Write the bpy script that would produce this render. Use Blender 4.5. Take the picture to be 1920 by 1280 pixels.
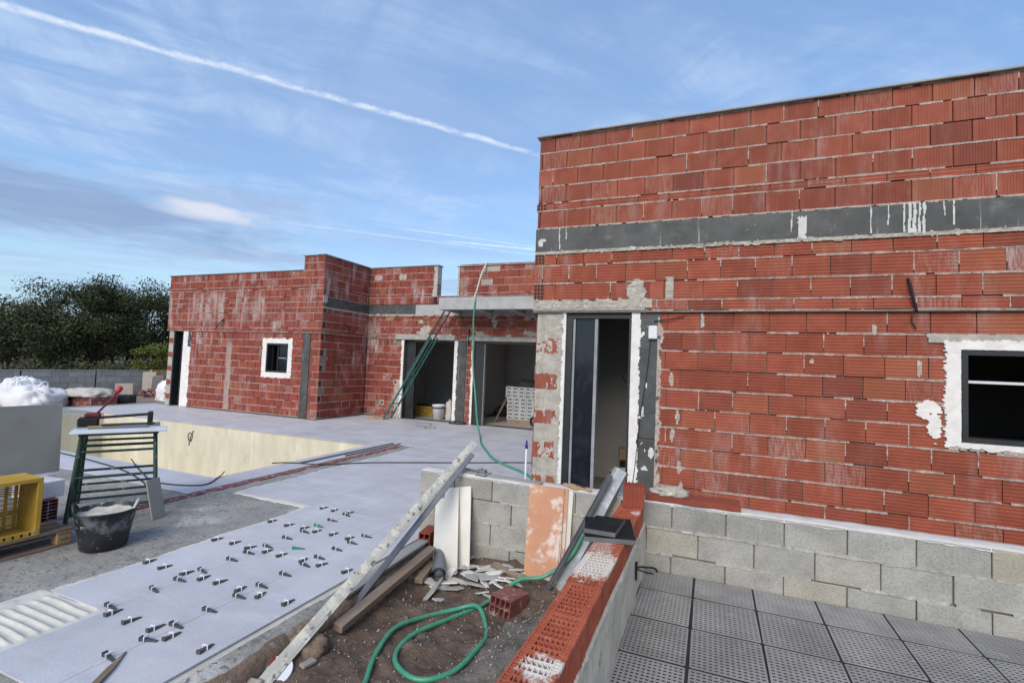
import bpy, bmesh, math, random
from mathutils import Vector, Matrix, noise
R = math.radians
for o in list(bpy.data.objects): bpy.data.objects.remove(o)
scene = bpy.context.scene
C = scene.collection
# ------------------------------------------------------------------ camera, sky, sun, exposure
cam_d = bpy.data.cameras.new('camera'); cam = bpy.data.objects.new('camera', cam_d); C.objects.link(cam)
yaw, pitch, roll = R(22.237), R(2.760), R(2.308)
f_ = Vector((-math.sin(yaw), math.cos(yaw), 0)); r_ = Vector((math.cos(yaw), math.sin(yaw), 0)); u_ = Vector((0, 0, 1))
f2 = math.cos(pitch)*f_ + math.sin(pitch)*u_; u2 = math.cos(pitch)*u_ - math.sin(pitch)*f_
r3 = math.cos(roll)*r_ + math.sin(roll)*u2; u3 = -math.sin(roll)*r_ + math.cos(roll)*u2
m = Matrix((r3, u3, -f2)).transposed().to_4x4(); m.translation = Vector((0, 0, 1.70))
cam.matrix_world = m
cam_d.sensor_width = 36; cam_d.lens = 917.25/1920*36; cam_d.clip_start = .05; cam_d.clip_end = 3000
scene.camera = cam
SUN = Vector((.02, -.80, .60)).normalized()
world = bpy.data.worlds.new('World'); scene.world = world; world.use_nodes = True
class G:
    def __init__(s, nt): s.nt = nt; nt.nodes.clear()
    def n(s, t, *ins, out=0, **kw):
        nd = s.nt.nodes.new('ShaderNode'+t)
        named = {}
        for k, v in kw.items():
            if hasattr(nd, k): setattr(nd, k, v)
            else: named[k] = v
        for i, v in enumerate(ins): s.set(nd.inputs[i], v)
        for k, v in named.items(): s.set(nd.inputs[k.replace('_', ' ')], v)
        return nd.outputs[out] if len(nd.outputs) else None
    def set(s, sock, v):
        if v is None: return
        if isinstance(v, bpy.types.NodeSocket): s.nt.links.new(v, sock)
        elif isinstance(v, (tuple, list)):
            sock.default_value = tuple(v)+(1,) if (len(v) == 3 and sock.type == 'RGBA') else v
        else: sock.default_value = v
    def math(s, op, a, b=None, c=None, clamp=False): return s.n('Math', a, b, c, operation=op, use_clamp=clamp)
    def vm(s, op, a, b=None, out=0, Scale=None):
        nd = s.nt.nodes.new('ShaderNodeVectorMath'); nd.operation = op
        s.set(nd.inputs[0], a); s.set(nd.inputs[1], b)
        if Scale is not None: s.set(nd.inputs['Scale'], Scale)
        return nd.outputs[out] if len(nd.outputs) else None
    def mix(s, fac, a, b, blend='MIX'):
        nd = s.nt.nodes.new('ShaderNodeMix'); nd.data_type = 'RGBA'; nd.blend_type = blend
        s.set(nd.inputs[0], fac); s.set(nd.inputs[6], a); s.set(nd.inputs[7], b); return nd.outputs[2]
    def ramp(s, fac, lo, hi, a=0., b=1., smooth=True):
        nd = s.nt.nodes.new('ShaderNodeMapRange'); nd.interpolation_type = 'SMOOTHSTEP' if smooth else 'LINEAR'
        for i, v in enumerate((fac, lo, hi, a, b)): s.set(nd.inputs[i], v)
        return nd.outputs[0]
    def noise(s, vec, scale=5, detail=5, rough=.55, dist=0., out=0):
        return s.n('TexNoise', Vector=vec, Scale=scale, Detail=detail, Roughness=rough, Distortion=dist, out=out)
    def scale(s, vec, v): return s.vm('MULTIPLY', vec, v)
g = G(world.node_tree)
sky = g.n('TexSky', sky_type='NISHITA', sun_disc=False, sun_elevation=math.asin(SUN.z), sun_rotation=math.atan2(SUN.x, SUN.y), altitude=0, air_density=1.15, dust_density=.35, ozone_density=2.2)
d = g.n('TexCoord')  # Generated: view direction
sep = g.nt.nodes.new('ShaderNodeSeparateXYZ'); g.set(sep.inputs[0], d)
dz = g.math('MAXIMUM', sep.outputs[2], .02)
px = g.math('DIVIDE', sep.outputs[0], dz); py = g.math('DIVIDE', sep.outputs[1], dz)
p = g.n('CombineXYZ', px, py, 0.)
# rotate so that x' runs along the trails
A0 = math.atan2(1.413, 1.169)
al = g.math('ADD', g.math('MULTIPLY', px, math.cos(A0)), g.math('MULTIPLY', py, math.sin(A0)))
ac = g.math('SUBTRACT', g.math('MULTIPLY', py, math.cos(A0)), g.math('MULTIPLY', px, math.sin(A0)))
pa = g.n('CombineXYZ', g.math('MULTIPLY', al, .55), g.math('MULTIPLY', ac, 1.25), 0.)
wisp = g.noise(pa, 1.6, 9, .62, .7)
pb = g.n('CombineXYZ', g.math('MULTIPLY', al, 1.5), g.math('MULTIPLY', ac, .55), 3.)
grain = g.noise(pb, 3.2, 7, .65, .5)
big = g.noise(p, .42, 4, .5, .3)
w1 = g.math('MULTIPLY', g.ramp(wisp, .36, .68), g.ramp(grain, .30, .70, .25, 1.))
w1 = g.math('MULTIPLY', w1, g.ramp(big, .33, .62, .25, 1.))
veil = g.ramp(g.noise(pa, .55, 5, .5, .2), .36, .70)
# low cloud banks towards the horizon, stretched level
lv = g.vm('MULTIPLY', d, (2.2, 2.2, 14.))
bank = g.noise(lv, 1.15, 7, .55, .35)
bankm = g.math('MULTIPLY', g.ramp(bank, .52, .68), g.math('MULTIPLY', g.ramp(sep.outputs[2], .09, .17), g.ramp(sep.outputs[2], .34, .24)))
def blob(cx, cy, cz, su, sv, lo, hi):
    c = Vector((cx, cy, cz)).normalized(); e = Vector((0, 0, 1)).cross(c).normalized(); n_ = c.cross(e)
    a = g.math('DIVIDE', g.vm('DOT_PRODUCT', d, tuple(e), out=1), su); b = g.math('DIVIDE', g.vm('DOT_PRODUCT', d, tuple(n_), out=1), sv)
    rr = g.math('SQRT', g.math('ADD', g.math('MULTIPLY', a, a), g.math('MULTIPLY', b, b)))
    nn = g.noise(g.vm('MULTIPLY', d, (5, 5, 22.)), 1.6, 7, .6, .5)
    rr = g.math('ADD', rr, g.math('MULTIPLY', g.math('SUBTRACT', nn, .5), 1.5))
    rr = g.math('ADD', rr, g.ramp(g.vm('DOT_PRODUCT', d, tuple(c), out=1), .3, .0, 0., 9.))
    return g.ramp(rr, hi, lo)
b1 = blob(-4.2, 1.9, 1.0, .30, .055, .25, 1.1)
b2 = blob(-3.35, 2.35, 1.0, .11, .022, .35, 1.0)
def trail(x0, y0, x1, y1, hw, amp, f0, f1, soft=1., wob=.02):
    L = math.hypot(x1-x0, y1-y0); ux, uy = (x1-x0)/L, (y1-y0)/L
    t = g.math('ADD', g.math('MULTIPLY', g.math('SUBTRACT', px, x0), ux), g.math('MULTIPLY', g.math('SUBTRACT', py, y0), uy))
    s_ = g.math('SUBTRACT', g.math('MULTIPLY', g.math('SUBTRACT', py, y0), ux), g.math('MULTIPLY', g.math('SUBTRACT', px, x0), uy))
    nz = g.noise(p, 5.5, 6, .65); s_ = g.math('ADD', s_, g.math('MULTIPLY', g.math('SUBTRACT', nz, .5), wob*2))
    n2 = g.noise(p, 11., 5, .7)
    body = g.math('MULTIPLY', g.ramp(g.math('ABSOLUTE', s_), hw, hw*.1), g.ramp(n2, .30, .62, .15, 1.))
    ends = g.math('MULTIPLY', g.ramp(t, f0[0], f0[1]), g.ramp(t, f1[1], f1[0]))
    return g.math('MULTIPLY', g.math('MULTIPLY', body, ends), amp)
T = [trail(-1.966, .708, -.797, 2.121, .036, .78, (-6, -5), (1.55, 2.05), wob=.035),
     trail(-3.229, 2.476, -1.484, 4.119, .035, .5, (.1, .7), (6, 7), wob=.01),
     trail(-2.398, 2.866, -1.385, 3.838, .03, .6, (.0, .5), (6, 7), wob=.01),
     trail(-2.126, 3.431, -1.417, 3.927, .05, .8, (.0, .25), (5, 6), wob=.035)]
col = g.mix(.45, sky, (.95, 1.9, 3.7))          # the deep blue of the photographed afternoon sky
hz = g.ramp(sep.outputs[2], .30, .0)
col = g.mix(g.math('MULTIPLY', hz, .55), col, (2.0, 3.3, 3.8))
col = g.mix(g.math('MULTIPLY', veil, .55), col, (1.75, 2.35, 3.65))
col = g.mix(g.math('MULTIPLY', w1, .75), col, (2.9, 3.6, 4.7))
col = g.mix(g.math('MULTIPLY', bankm, .6), col, (1.7, 2.2, 3.3))
col = g.mix(g.math('MULTIPLY', b1, .68), col, (1.15, 1.55, 2.55))
col = g.mix(g.math('MULTIPLY', b2, .85), col, (3.7, 3.8, 4.3))
for t in T: col = g.mix(t, col, (4.0, 4.35, 5.0))
bg = g.n('Background', Color=col, Strength=.10)
g.n('OutputWorld', bg)
sun_d = bpy.data.lights.new('sun', 'SUN'); sun_d.energy = 1.5; sun_d.angle = R(42); sun_d.color = (1, .90, .77)
sun = bpy.data.objects.new('sun', sun_d); C.objects.link(sun); sun.rotation_euler = SUN.to_track_quat('Z', 'Y').to_euler(); sun.location = (0, -6, 20)
vs = scene.view_settings; vs.view_transform = 'Standard'; vs.look = 'None'; vs.gamma = 1; vs.exposure = 1.1; vs.use_curve_mapping = False
scene.render.resolution_x = 1024; scene.render.resolution_y = 682

# ------------------------------------------------------------------ helpers
class MB:
    """collects shapes, builds ONE mesh object"""
    def __init__(s): s.v = []; s.f = []; s.m = []
    def add(s, vs, fs, mi=0, M=None):
        b = len(s.v); s.v += [tuple(M @ Vector(v)) if M else tuple(v) for v in vs]
        s.f += [tuple(b+i for i in f) for f in fs]; s.m += [mi]*len(fs); return s
    def box(s, x0, x1, y0, y1, z0, z1, mi=0, M=None, ch=0.):
        if ch: return s.cbox(x0, x1, y0, y1, z0, z1, ch, mi, M)
        v = [(x, y, z) for z in (z0, z1) for y in (y0, y1) for x in (x0, x1)]
        return s.add(v, [(0, 2, 3, 1), (4, 5, 7, 6), (0, 1, 5, 4), (2, 6, 7, 3), (0, 4, 6, 2), (1, 3, 7, 5)], mi, M)
    def cbox(s, x0, x1, y0, y1, z0, z1, c, mi=0, M=None):
        """box with all edges chamfered by c"""
        v = []; idx = {}
        X, Y, Z = (x0, x1), (y0, y1), (z0, z1)
        for i in (0, 1):
            for j in (0, 1):
                for k in (0, 1):
                    sx, sy, sz = (c, -c)[i], (c, -c)[j], (c, -c)[k]
                    for a, q in enumerate(((X[i], Y[j]+sy, Z[k]+sz), (X[i]+sx, Y[j], Z[k]+sz), (X[i]+sx, Y[j]+sy, Z[k]))):
                        idx[i, j, k, a] = len(v); v.append(q)
        f = []
        for i in (0, 1):
            q = [idx[i, j, k, 0] for j, k in ((0, 0), (1, 0), (1, 1), (0, 1))]; f.append(tuple(q if i else q[::-1]))
            q = [idx[j, i, k, 1] for j, k in ((0, 0), (1, 0), (1, 1), (0, 1))]; f.append(tuple(q[::-1] if i else q))
            q = [idx[j, k, i, 2] for j, k in ((0, 0), (1, 0), (1, 1), (0, 1))]; f.append(tuple(q if i else q[::-1]))
        for i in (0, 1):
            for j in (0, 1):
                f.append((idx[i, j, 0, 0], idx[i, j, 1, 0], idx[i, j, 1, 1], idx[i, j, 0, 1]))
                f.append((idx[i, 0, j, 0], idx[i, 1, j, 0], idx[i, 1, j, 2], idx[i, 0, j, 2]))
                f.append((idx[0, i, j, 1], idx[1, i, j, 1], idx[1, i, j, 2], idx[0, i, j, 2]))
                for k in (0, 1): f.append((idx[i, j, k, 0], idx[i, j, k, 1], idx[i, j, k, 2]))
        return s.add(v, f, mi, M)
    def tube(s, pts, r, n=8, mi=0, cap=True):
        pts = [Vector(q) for q in pts]; rs = r if isinstance(r, (list, tuple)) else [r]*len(pts)
        b = len(s.v); up = Vector((.13, .21, .97))
        for i, q in enumerate(pts):
            t = (pts[min(i+1, len(pts)-1)]-pts[max(i-1, 0)]).normalized()
            a = t.cross(up); a = a.normalized() if a.length > .1 else t.cross(Vector((1, 0, 0))).normalized(); c = t.cross(a)
            up = c.cross(t) * -1 if False else up
            for k in range(n):
                w = 2*math.pi*k/n; s.v.append(tuple(q + (a*math.cos(w)+c*math.sin(w))*rs[i]))
        for i in range(len(pts)-1):
            for k in range(n):
                s.f.append((b+i*n+k, b+i*n+(k+1) % n, b+(i+1)*n+(k+1) % n, b+(i+1)*n+k)); s.m.append(mi)
        if cap:
            s.f.append(tuple(b+k for k in range(n))[::-1]); s.f.append(tuple(b+(len(pts)-1)*n+k for k in range(n))); s.m += [mi, mi]
        return s
    def lathe(s, prof, n=24, mi=0, M=None):
        v = []; f = []
        for (r, z) in prof:
            for k in range(n): w = 2*math.pi*k/n; v.append((r*math.cos(w), r*math.sin(w), z))
        for i in range(len(prof)-1):
            for k in range(n): f.append((i*n+k, i*n+(k+1) % n, (i+1)*n+(k+1) % n, (i+1)*n+k))
        return s.add(v, f, mi, M)
    def prism(s, poly, z0, z1, mi=0, M=None):
        n = len(poly); v = [(x, y, z0) for x, y in poly]+[(x, y, z1) for x, y in poly]
        f = [tuple(range(n))[::-1], tuple(range(n, 2*n))]+[(i, (i+1) % n, n+(i+1) % n, n+i) for i in range(n)]
        return s.add(v, f, mi, M)
    def mesh(s, name):
        me = bpy.data.meshes.new(name); me.from_pydata(s.v, [], s.f); me.update(); return me
    def build(s, name, mat=None, parent=None, smooth=False, loc=None, rotz=0., matrix=None):
        me = s.mesh(name)
        if mat is not None:
            for mm in (mat if isinstance(mat, (list, tuple)) else [mat]): me.materials.append(mm)
            if isinstance(mat, (list, tuple)): me.polygons.foreach_set('material_index', s.m)
        if smooth: me.polygons.foreach_set('use_smooth', [True]*len(me.polygons))
        return obj(name, me, parent, loc, rotz, matrix)
def obj(name, me, parent=None, loc=None, rotz=0., matrix=None):
    o = bpy.data.objects.new(name, me); C.objects.link(o)
    if parent: o.parent = parent
    if matrix is not None: o.matrix_local = matrix
    else:
        if loc is not None: o.location = loc
        if rotz: o.rotation_euler = (0, 0, rotz)
    return o
def tag(o, label, cat, group=None):
    o['label'] = label; o['category'] = cat
    if group: o['group'] = group
    return o
def thing(name, label, cat, loc=(0, 0, 0), rotz=0., group=None):
    return tag(obj(name, None, None, loc, rotz), label, cat, group)
def struct(o): o['kind'] = 'structure'; return o
def nz(x, y=0., z=0.): return noise.noise(Vector((x, y, z)))
def fb(x, y=0., z=0., o=4): return noise.fractal(Vector((x, y, z)), 1., 2., o)
def align(a, b, roll=0.):
    """matrix: local +x runs from a to b, local z as near up as can be"""
    a = Vector(a); b = Vector(b); x = (b-a).normalized(); y = Vector((0, 0, 1)).cross(x)
    y = y.normalized() if y.length > 1e-4 else Vector((0, 1, 0)); z = x.cross(y)
    M = Matrix((x, y, z)).transposed().to_4x4(); M.translation = a
    return M @ Matrix.Rotation(roll, 4, 'X')
def catmull(pts, k=8):
    P = [Vector(q) for q in pts]; P = [P[0]*2-P[1]]+P+[P[-1]*2-P[-2]]; out = []
    for i in range(1, len(P)-2):
        for j in range(k):
            t = j/k; a, b, c, e = P[i-1:i+3]
            out.append(.5*((2*b)+(c-a)*t+(2*a-5*b+4*c-e)*t*t+(3*b-a-3*c+e)*t**3))
    return out+[P[-2]]

# ------------------------------------------------------------------ materials
def material(name):
    m = bpy.data.materials.new(name); m.use_nodes = True; return m, G(m.node_tree)
def finish(g, col, rough=.8, bumpv=None, dist=.004, strength=1., metal=0., spec=.3, alpha=None, **kw):
    b = g.nt.nodes.new('ShaderNodeBsdfPrincipled')
    g.set(b.inputs['Base Color'], col); g.set(b.inputs['Roughness'], rough); g.set(b.inputs['Metallic'], metal); g.set(b.inputs['Specular IOR Level'], spec)
    for k, v in kw.items(): g.set(b.inputs[k.replace('_', ' ')], v)
    if bumpv is not None:
        n_ = g.nt.nodes.new('ShaderNodeBump'); n_.inputs['Strength'].default_value = strength; n_.inputs['Distance'].default_value = dist
        g.set(n_.inputs['Height'], bumpv); g.nt.links.new(n_.outputs[0], b.inputs['Normal'])
    g.n('OutputMaterial', b.outputs[0])
def wpos(g): return g.nt.nodes.new('ShaderNodeNewGeometry').outputs['Position']
def opos(g): return g.nt.nodes.new('ShaderNodeTexCoord').outputs['Object']
def orand(g): return g.nt.nodes.new('ShaderNodeObjectInfo').outputs['Random']
def irand(g): return g.nt.nodes.new('ShaderNodeNewGeometry').outputs['Random Per Island']
def bright(g, col, fac): return g.vm('SCALE', col, Scale=fac)
def basic(name, c1, c2, scale=6., rough=.8, bump=.3, bscale=40., dist=.004, rand=.0, isl=0., spots=None, metal=0., spec=.3, stretch=None, local=False, detail=6, **kw):
    """mottled two-tone surface; spots=(colour, scale, lo, hi)"""
    m, g = material(name); q = opos(g) if local else wpos(g)
    if stretch: q = g.scale(q, stretch)
    col = g.mix(g.ramp(g.noise(q, scale, detail, .6), .3, .7), c1, c2)
    if spots:
        for (sc, ss, lo, hi) in (spots if isinstance(spots, list) else [spots]):
            col = g.mix(g.ramp(g.noise(g.vm('ADD', q, (3.1, 7.7, 1.3)), ss, 6, .62), lo, hi), col, sc)
    if rand: col = bright(g, col, g.ramp(orand(g), 0, 1, 1-rand, 1+rand, smooth=False))
    if isl: col = bright(g, col, g.ramp(irand(g), 0, 1, 1-isl, 1+isl, smooth=False))
    finish(g, col, rough, g.noise(q, bscale, 5, .6) if bump else None, dist, bump, metal, spec, **kw)
    return m
def brick_mat(name, cA, cB, rnd, white=.35, washed=False):
    m, g = material(name); q = wpos(g); r = rnd(g)
    col = g.mix(g.ramp(g.noise(q, 7., 6, .6), .3, .72), cA, cB)
    col = bright(g, col, g.ramp(r, 0, 1, .84, 1.12, smooth=False))
    r2 = g.math('FRACT', g.math('MULTIPLY', r, 7.31))
    col = g.mix(g.math('MULTIPLY', g.ramp(r2, .86, .97), .45), col, (.30, .12, .06))
    col = g.mix(g.math('MULTIPLY', g.ramp(r2, .14, .04), .5), col, (.15, .045, .035))
    # lime bloom: runs down the wall, stronger on some bricks
    st = g.noise(g.scale(q, (5., 5., 1.1)), 1.0, 7, .62)
    blo = g.noise(q, .9, 4, .5); fine = g.noise(g.scale(q, (60., 60., 9.)), 1., 4, .6)
    mk = g.math('MULTIPLY', g.ramp(st, .47, .72), g.ramp(blo, .42, .62))
    r3 = g.math('FRACT', g.math('MULTIPLY', r, 3.77))
    mk = g.math('ADD', g.math('MULTIPLY', mk, g.ramp(fine, .25, .7, .45, 1.)), g.math('MULTIPLY', g.ramp(r3, .88, .99), g.math('MULTIPLY', g.ramp(fine, .42, .62), .5)))
    # specks of mortar
    sp = g.ramp(g.noise(q, 38., 3, .7), .70, .76)
    mk = g.math('MAXIMUM', g.math('MULTIPLY', mk, white), g.math('MULTIPLY', sp, .55), clamp=True)
    col = g.mix(mk, col, (.50, .44, .42))
    if washed:   # cement wash that ran down from the ring beam, and one wide run on the front
        sx = g.nt.nodes.new('ShaderNodeSeparateXYZ'); g.set(sx.inputs[0], q)
        wob = g.noise(g.scale(q, (3., 3., 1.4)), 1., 5, .6)
        run_ = g.ramp(g.math('ABSOLUTE', g.math('ADD', g.math('ADD', sx.outputs[0], 13.42), g.math('MULTIPLY', g.math('SUBTRACT', wob, .5), .25))), .15, .06)
        run_ = g.math('MULTIPLY', run_, g.ramp(sx.outputs[2], 2.2, 1.9))
        st2 = g.noise(g.scale(q, (4.2, 4.2, .75)), 1., 6, .6)
        top_ = g.math('MULTIPLY', g.ramp(st2, .46, .66), g.math('MULTIPLY', g.ramp(sx.outputs[2], 2.45, 2.9), g.ramp(sx.outputs[2], 3.66, 3.45)))
        top_ = g.math('MULTIPLY', top_, g.ramp(sx.outputs[0], -11.6, -13.0, .35, 1.))
        col = g.mix(g.math('MULTIPLY', g.math('MAXIMUM', g.math('MULTIPLY', run_, g.ramp(fine, .2, .6, .4, 1.)), top_), .62), col, (.46, .40, .36))
    finish(g, col, .82, g.noise(q, 90., 4, .6), .0016, .7, spec=.25)
    return m
M_brickV = brick_mat('brick_clay_upper', (.310, .092, .058), (.255, .070, .043), orand, .35)
M_brickH = brick_mat('brick_clay_lower', (.318, .086, .050), (.252, .064, .038), orand, .45)
M_brickS = brick_mat('brick_clay_far', (.265, .064, .043), (.205, .048, .035), irand, 1., True)
M_brickplain = basic('brick_plain', (.27, .065, .04), (.20, .05, .032), 5, .85, .4, 60)
M_mortar = basic('mortar', (.46, .385, .335), (.33, .275, .24), 14, .92, .8, 55, .005, spots=[((.52, .455, .41), 30, .52, .66), ((.22, .16, .13), 40, .54, .66)])
M_mortard = basic('mortar_backing', (.25, .215, .19), (.18, .15, .135), 12, .95, .6, 50, .005)
M_mortarw = basic('mortar_pier', (.46, .43, .375), (.33, .305, .265), 9, .92, .9, 28, .01, spots=[((.27, .255, .23), 18, .58, .72), ((.56, .53, .48), 6, .55, .75)])
M_conc = basic('lintel_concrete', (.42, .40, .365), (.30, .285, .26), 7, .9, .6, 35, .005, spots=((.22, .21, .20), 5, .58, .75))
M_cast = basic('cast_concrete', (.42, .42, .415), (.33, .33, .33), 4, .82, .3, 60, .003, spots=((.24, .24, .24), 3, .62, .75))
M_plaster = basic('white_plaster', (.76, .74, .71), (.66, .63, .60), 9, .85, .5, 30, .004, spots=((.50, .46, .43), 22, .64, .74))
M_room = basic('room_plaster', (.52, .50, .48), (.45, .435, .415), 2, .9, .15, 30, .002)
M_roomf = basic('room_floor', (.34, .315, .30), (.25, .235, .225), 2, .8, .3, 30, .003)
M_coping = basic('coping_grey', (.34, .33, .32), (.24, .235, .23), 6, .7, .3, 40)
def band_mat():
    m, g = material('grey_membrane'); q = wpos(g)
    col = g.mix(g.ramp(g.noise(q, 3., 6, .6), .3, .7), (.048, .050, .050), (.090, .093, .092))
    runs = g.noise(g.scale(q, (26., 26., 1.0)), 1., 3, .5)
    where = g.noise(q, 1.4, 3, .5)
    mk = g.math('MULTIPLY', g.ramp(runs, .66, .73), g.ramp(where, .48, .6))
    sp = g.math('MAXIMUM', g.ramp(g.noise(q, 16., 5, .7), .64, .72), g.math('MULTIPLY', g.ramp(g.noise(q, 4., 7, .7), .56, .75), .35))
    col = g.mix(g.math('MULTIPLY', g.math('MAXIMUM', mk, sp), .55), col, (.46, .45, .43))
    finish(g, col, .55, g.noise(q, 12., 4, .6), .006, .4, spec=.35); return m
M_band = band_mat()
M_drip = basic('lime_drip', (.62, .62, .60), (.50, .50, .48), 20, .85, .5, 60)
M_alu = basic('dark_aluminium', (.018, .02, .022), (.026, .028, .03), 5, .4, 0, metal=.0, spec=.5)
M_alug = basic('pale_film', (.30, .31, .32), (.22, .225, .23), 8, .5, .2, 30)
def glass_mat():
    m, g = material('dusty_glass'); q = wpos(g)
    dust = g.ramp(g.noise(q, 5., 6, .65), .45, .85)
    col = g.mix(dust, (.010, .012, .020), (.035, .036, .045))
    finish(g, col, g.math('ADD', .08, g.math('MULTIPLY', dust, .3)), None, spec=.5); return m
M_glass = glass_mat()
def tile_mat():
    m, g = material('patio_tile'); q = wpos(g); r = orand(g)
    col = g.mix(g.ramp(g.noise(g.scale(q, (1., 1., 1.)), 2.1, 7, .6), .3, .7), (.455, .458, .492), (.53, .532, .565))
    col = bright(g, col, g.ramp(r, 0, 1, .965, 1.035, smooth=False))
    dust = g.noise(g.scale(q, (1.2, 3.2, 1.)), 1.7, 8, .68, .8)
    col = g.mix(g.math('MULTIPLY', g.ramp(dust, .46, .76), .5), col, (.63, .63, .66))
    scuff = g.noise(g.scale(q, (5., 2., 1.)), 2.4, 9, .75, 1.2)
    col = g.mix(g.math('MULTIPLY', g.ramp(scuff, .56, .72), .45), col, (.60, .60, .62))
    col = g.mix(g.math('MULTIPLY', g.ramp(scuff, .42, .28), .30), col, (.27, .255, .26))
    dirt = g.noise(q, .8, 6, .6)
    col = g.mix(g.math('MULTIPLY', g.ramp(dirt, .50, .72), .25), col, (.33, .30, .29))
    sp = g.ramp(g.noise(q, 30., 3, .6), .68, .75)
    col = g.mix(g.math('MULTIPLY', sp, .7), col, (.66, .66, .67))
    fine = g.noise(q, 90., 5, .75); col = bright(g, col, g.ramp(fine, .25, .75, .86, 1.12))
    finish(g, col, g.ramp(dust, .3, .7, .42, .62), g.noise(q, 60., 3, .5), .0008, .4, spec=.35); return m
M_tile = tile_mat()
M_screed = basic('rough_screed', (.330, .322, .300), (.235, .228, .212), 2.2, .93, 1., 22, .012, spots=[((.46, .455, .43), 1.3, .55, .68), ((.15, .145, .135), 26, .54, .66), ((.17, .165, .155), 5, .56, .70), ((.56, .55, .53), 48, .64, .70)])
M_bed = basic('tile_mortar', (.60, .585, .53), (.50, .49, .44), 6, .9, .6, 25, .006, spots=((.40, .39, .35), 20, .6, .72))
M_pool = basic('pool_render', (.64, .60, .47), (.54, .50, .385), 3, .85, .3, 24, .003, spots=[((.70, .67, .56), 2, .52, .7), ((.46, .44, .36), 7, .60, .76)], stretch=(1, 1, .35))
M_soil = basic('brown_soil', (.150, .108, .082), (.078, .055, .043), 5.5, .97, 1., 26, .02, spots=[((.16, .125, .10), 6, .58, .72), ((.24, .22, .20), 60, .70, .76)])
M_soilg = basic('grey_soil', (.17, .155, .135), (.10, .09, .08), 5, .97, 1., 40, .015, spots=((.32, .31, .29), 60, .62, .70))
M_field = basic('dry_field', (.115, .10, .055), (.065, .075, .032), .12, .95, .6, 3, .05, spots=((.23, .18, .115), .07, .52, .64))
M_yard = basic('yard_earth', (.255, .195, .15), (.17, .13, .10), .9, .95, .9, 9, .02, spots=((.36, .31, .26), 1.4, .56, .7))
def block_mat(name, ca, cb, rust=.5):
    m, g = material(name); q = wpos(g); r = orand(g)
    col = g.mix(g.ramp(g.noise(q, 5., 6, .6), .3, .7), ca, cb)
    col = bright(g, col, g.ramp(r, 0, 1, .84, 1.12, smooth=False))
    r2 = g.math('FRACT', g.math('MULTIPLY', r, 5.3))
    col = g.mix(g.math('MULTIPLY', g.ramp(r2, .72, .95), rust), col, (.40, .345, .235))
    pit = g.noise(q, 62., 6, .8); col = bright(g, col, g.ramp(pit, .25, .6, .66, 1.10))
    col = g.mix(g.math('MULTIPLY', g.ramp(g.noise(q, 110., 2, .6), .62, .72), .35), col, (.50, .49, .46))
    finish(g, col, .95, pit, .006, 1., spec=.2); return m
M_block = block_mat('concrete_block', (.385, .378, .348), (.295, .29, .265))
M_blockfar = block_mat('grey_block_far', (.43, .43, .40), (.34, .345, .32), .1)
M_rend = basic('cement_render', (.62, .56, .45), (.49, .44, .35), 5, .93, .9, 20, .012, spots=[((.56, .545, .49), 3, .52, .7), ((.27, .225, .18), 12, .60, .74)])
def clay_mat():
    m, g = material('perforated_clay'); q = wpos(g); r = orand(g)
    col = g.mix(g.ramp(g.noise(q, 9., 6, .6), .3, .7), (.42, .118, .066), (.32, .080, .045))
    col = bright(g, col, g.ramp(r, 0, 1, .86, 1.1, smooth=False))
    col = g.mix(g.math('MULTIPLY', g.ramp(g.noise(q, 22., 5, .65), .58, .70), .35), col, (.50, .36, .31))
    z = g.n('SeparateXYZ', q, out=2); up = g.ramp(z, .555, .57)
    for (cx, cy, rr, amt) in ((-.625, 2.86, .20, .9), (-.62, 3.15, .10, .35), (-.575, 1.80, .085, 1.), (-.52, 1.83, .045, 1.), (-.53, 4.02, .05, .6)):
        dd = g.vm('DISTANCE', g.scale(q, (1, .75, 0)), (cx, cy*.75, 0), out=1)
        dd = g.math('ADD', dd, g.math('MULTIPLY', g.math('SUBTRACT', g.noise(q, 32., 4, .6), .5), rr*1.4))
        col = g.mix(g.math('MULTIPLY', g.math('MULTIPLY', g.ramp(dd, rr, rr*.55), up), amt), col, (.66, .63, .57))
    finish(g, col, .85, g.noise(q, 80., 3, .6), .002, .8, spec=.2); return m
M_clay = clay_mat()
M_bjoint = basic('block_joint_mortar', (.46, .44, .39), (.34, .325, .29), 9, .93, .9, 30, .008, spots=[((.26, .25, .225), 22, .55, .68), ((.56, .54, .49), 12, .58, .7)])
M_cap = basic('mortar_cap', (.64, .62, .585), (.54, .52, .49), 7, .9, .6, 25, .006, spots=((.40, .38, .35), 9, .60, .74))
M_claydull = basic('dusty_clay', (.24, .085, .075), (.17, .055, .05), 12, .9, .5, 50, spots=((.40, .33, .31), 14, .5, .68))
M_plastgrey = basic('grey_plastic', (.29, .285, .28), (.22, .217, .213), 4, .6, .2, 60, rand=.07, spots=((.34, .34, .33), 9, .58, .74))
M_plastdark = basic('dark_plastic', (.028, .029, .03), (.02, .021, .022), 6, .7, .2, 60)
M_wedge = basic('wedge_plastic', (.075, .077, .085), (.055, .057, .063), 30, .45, 0, rand=.12)
M_clip = basic('clip_plastic', (.78, .79, .80), (.70, .71, .73), 30, .4, 0)
M_green = basic('green_wedge', (.03, .25, .13), (.025, .2, .1), 20, .4, 0)
M_hose = basic('green_hose', (.060, .30, .185), (.045, .235, .145), 9, .4, .15, 60, .002, spots=((.15, .13, .10), 8, .60, .68), spec=.5)
M_hosepale = basic('pale_hose', (.58, .56, .44), (.46, .48, .36), 9, .5, .15, 60, .002)
M_galv = basic('galvanised_steel', (.50, .51, .52), (.38, .39, .40), 9, .42, .2, 40, .001, metal=.75, spots=((.62, .62, .62), 14, .52, .66))
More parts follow.
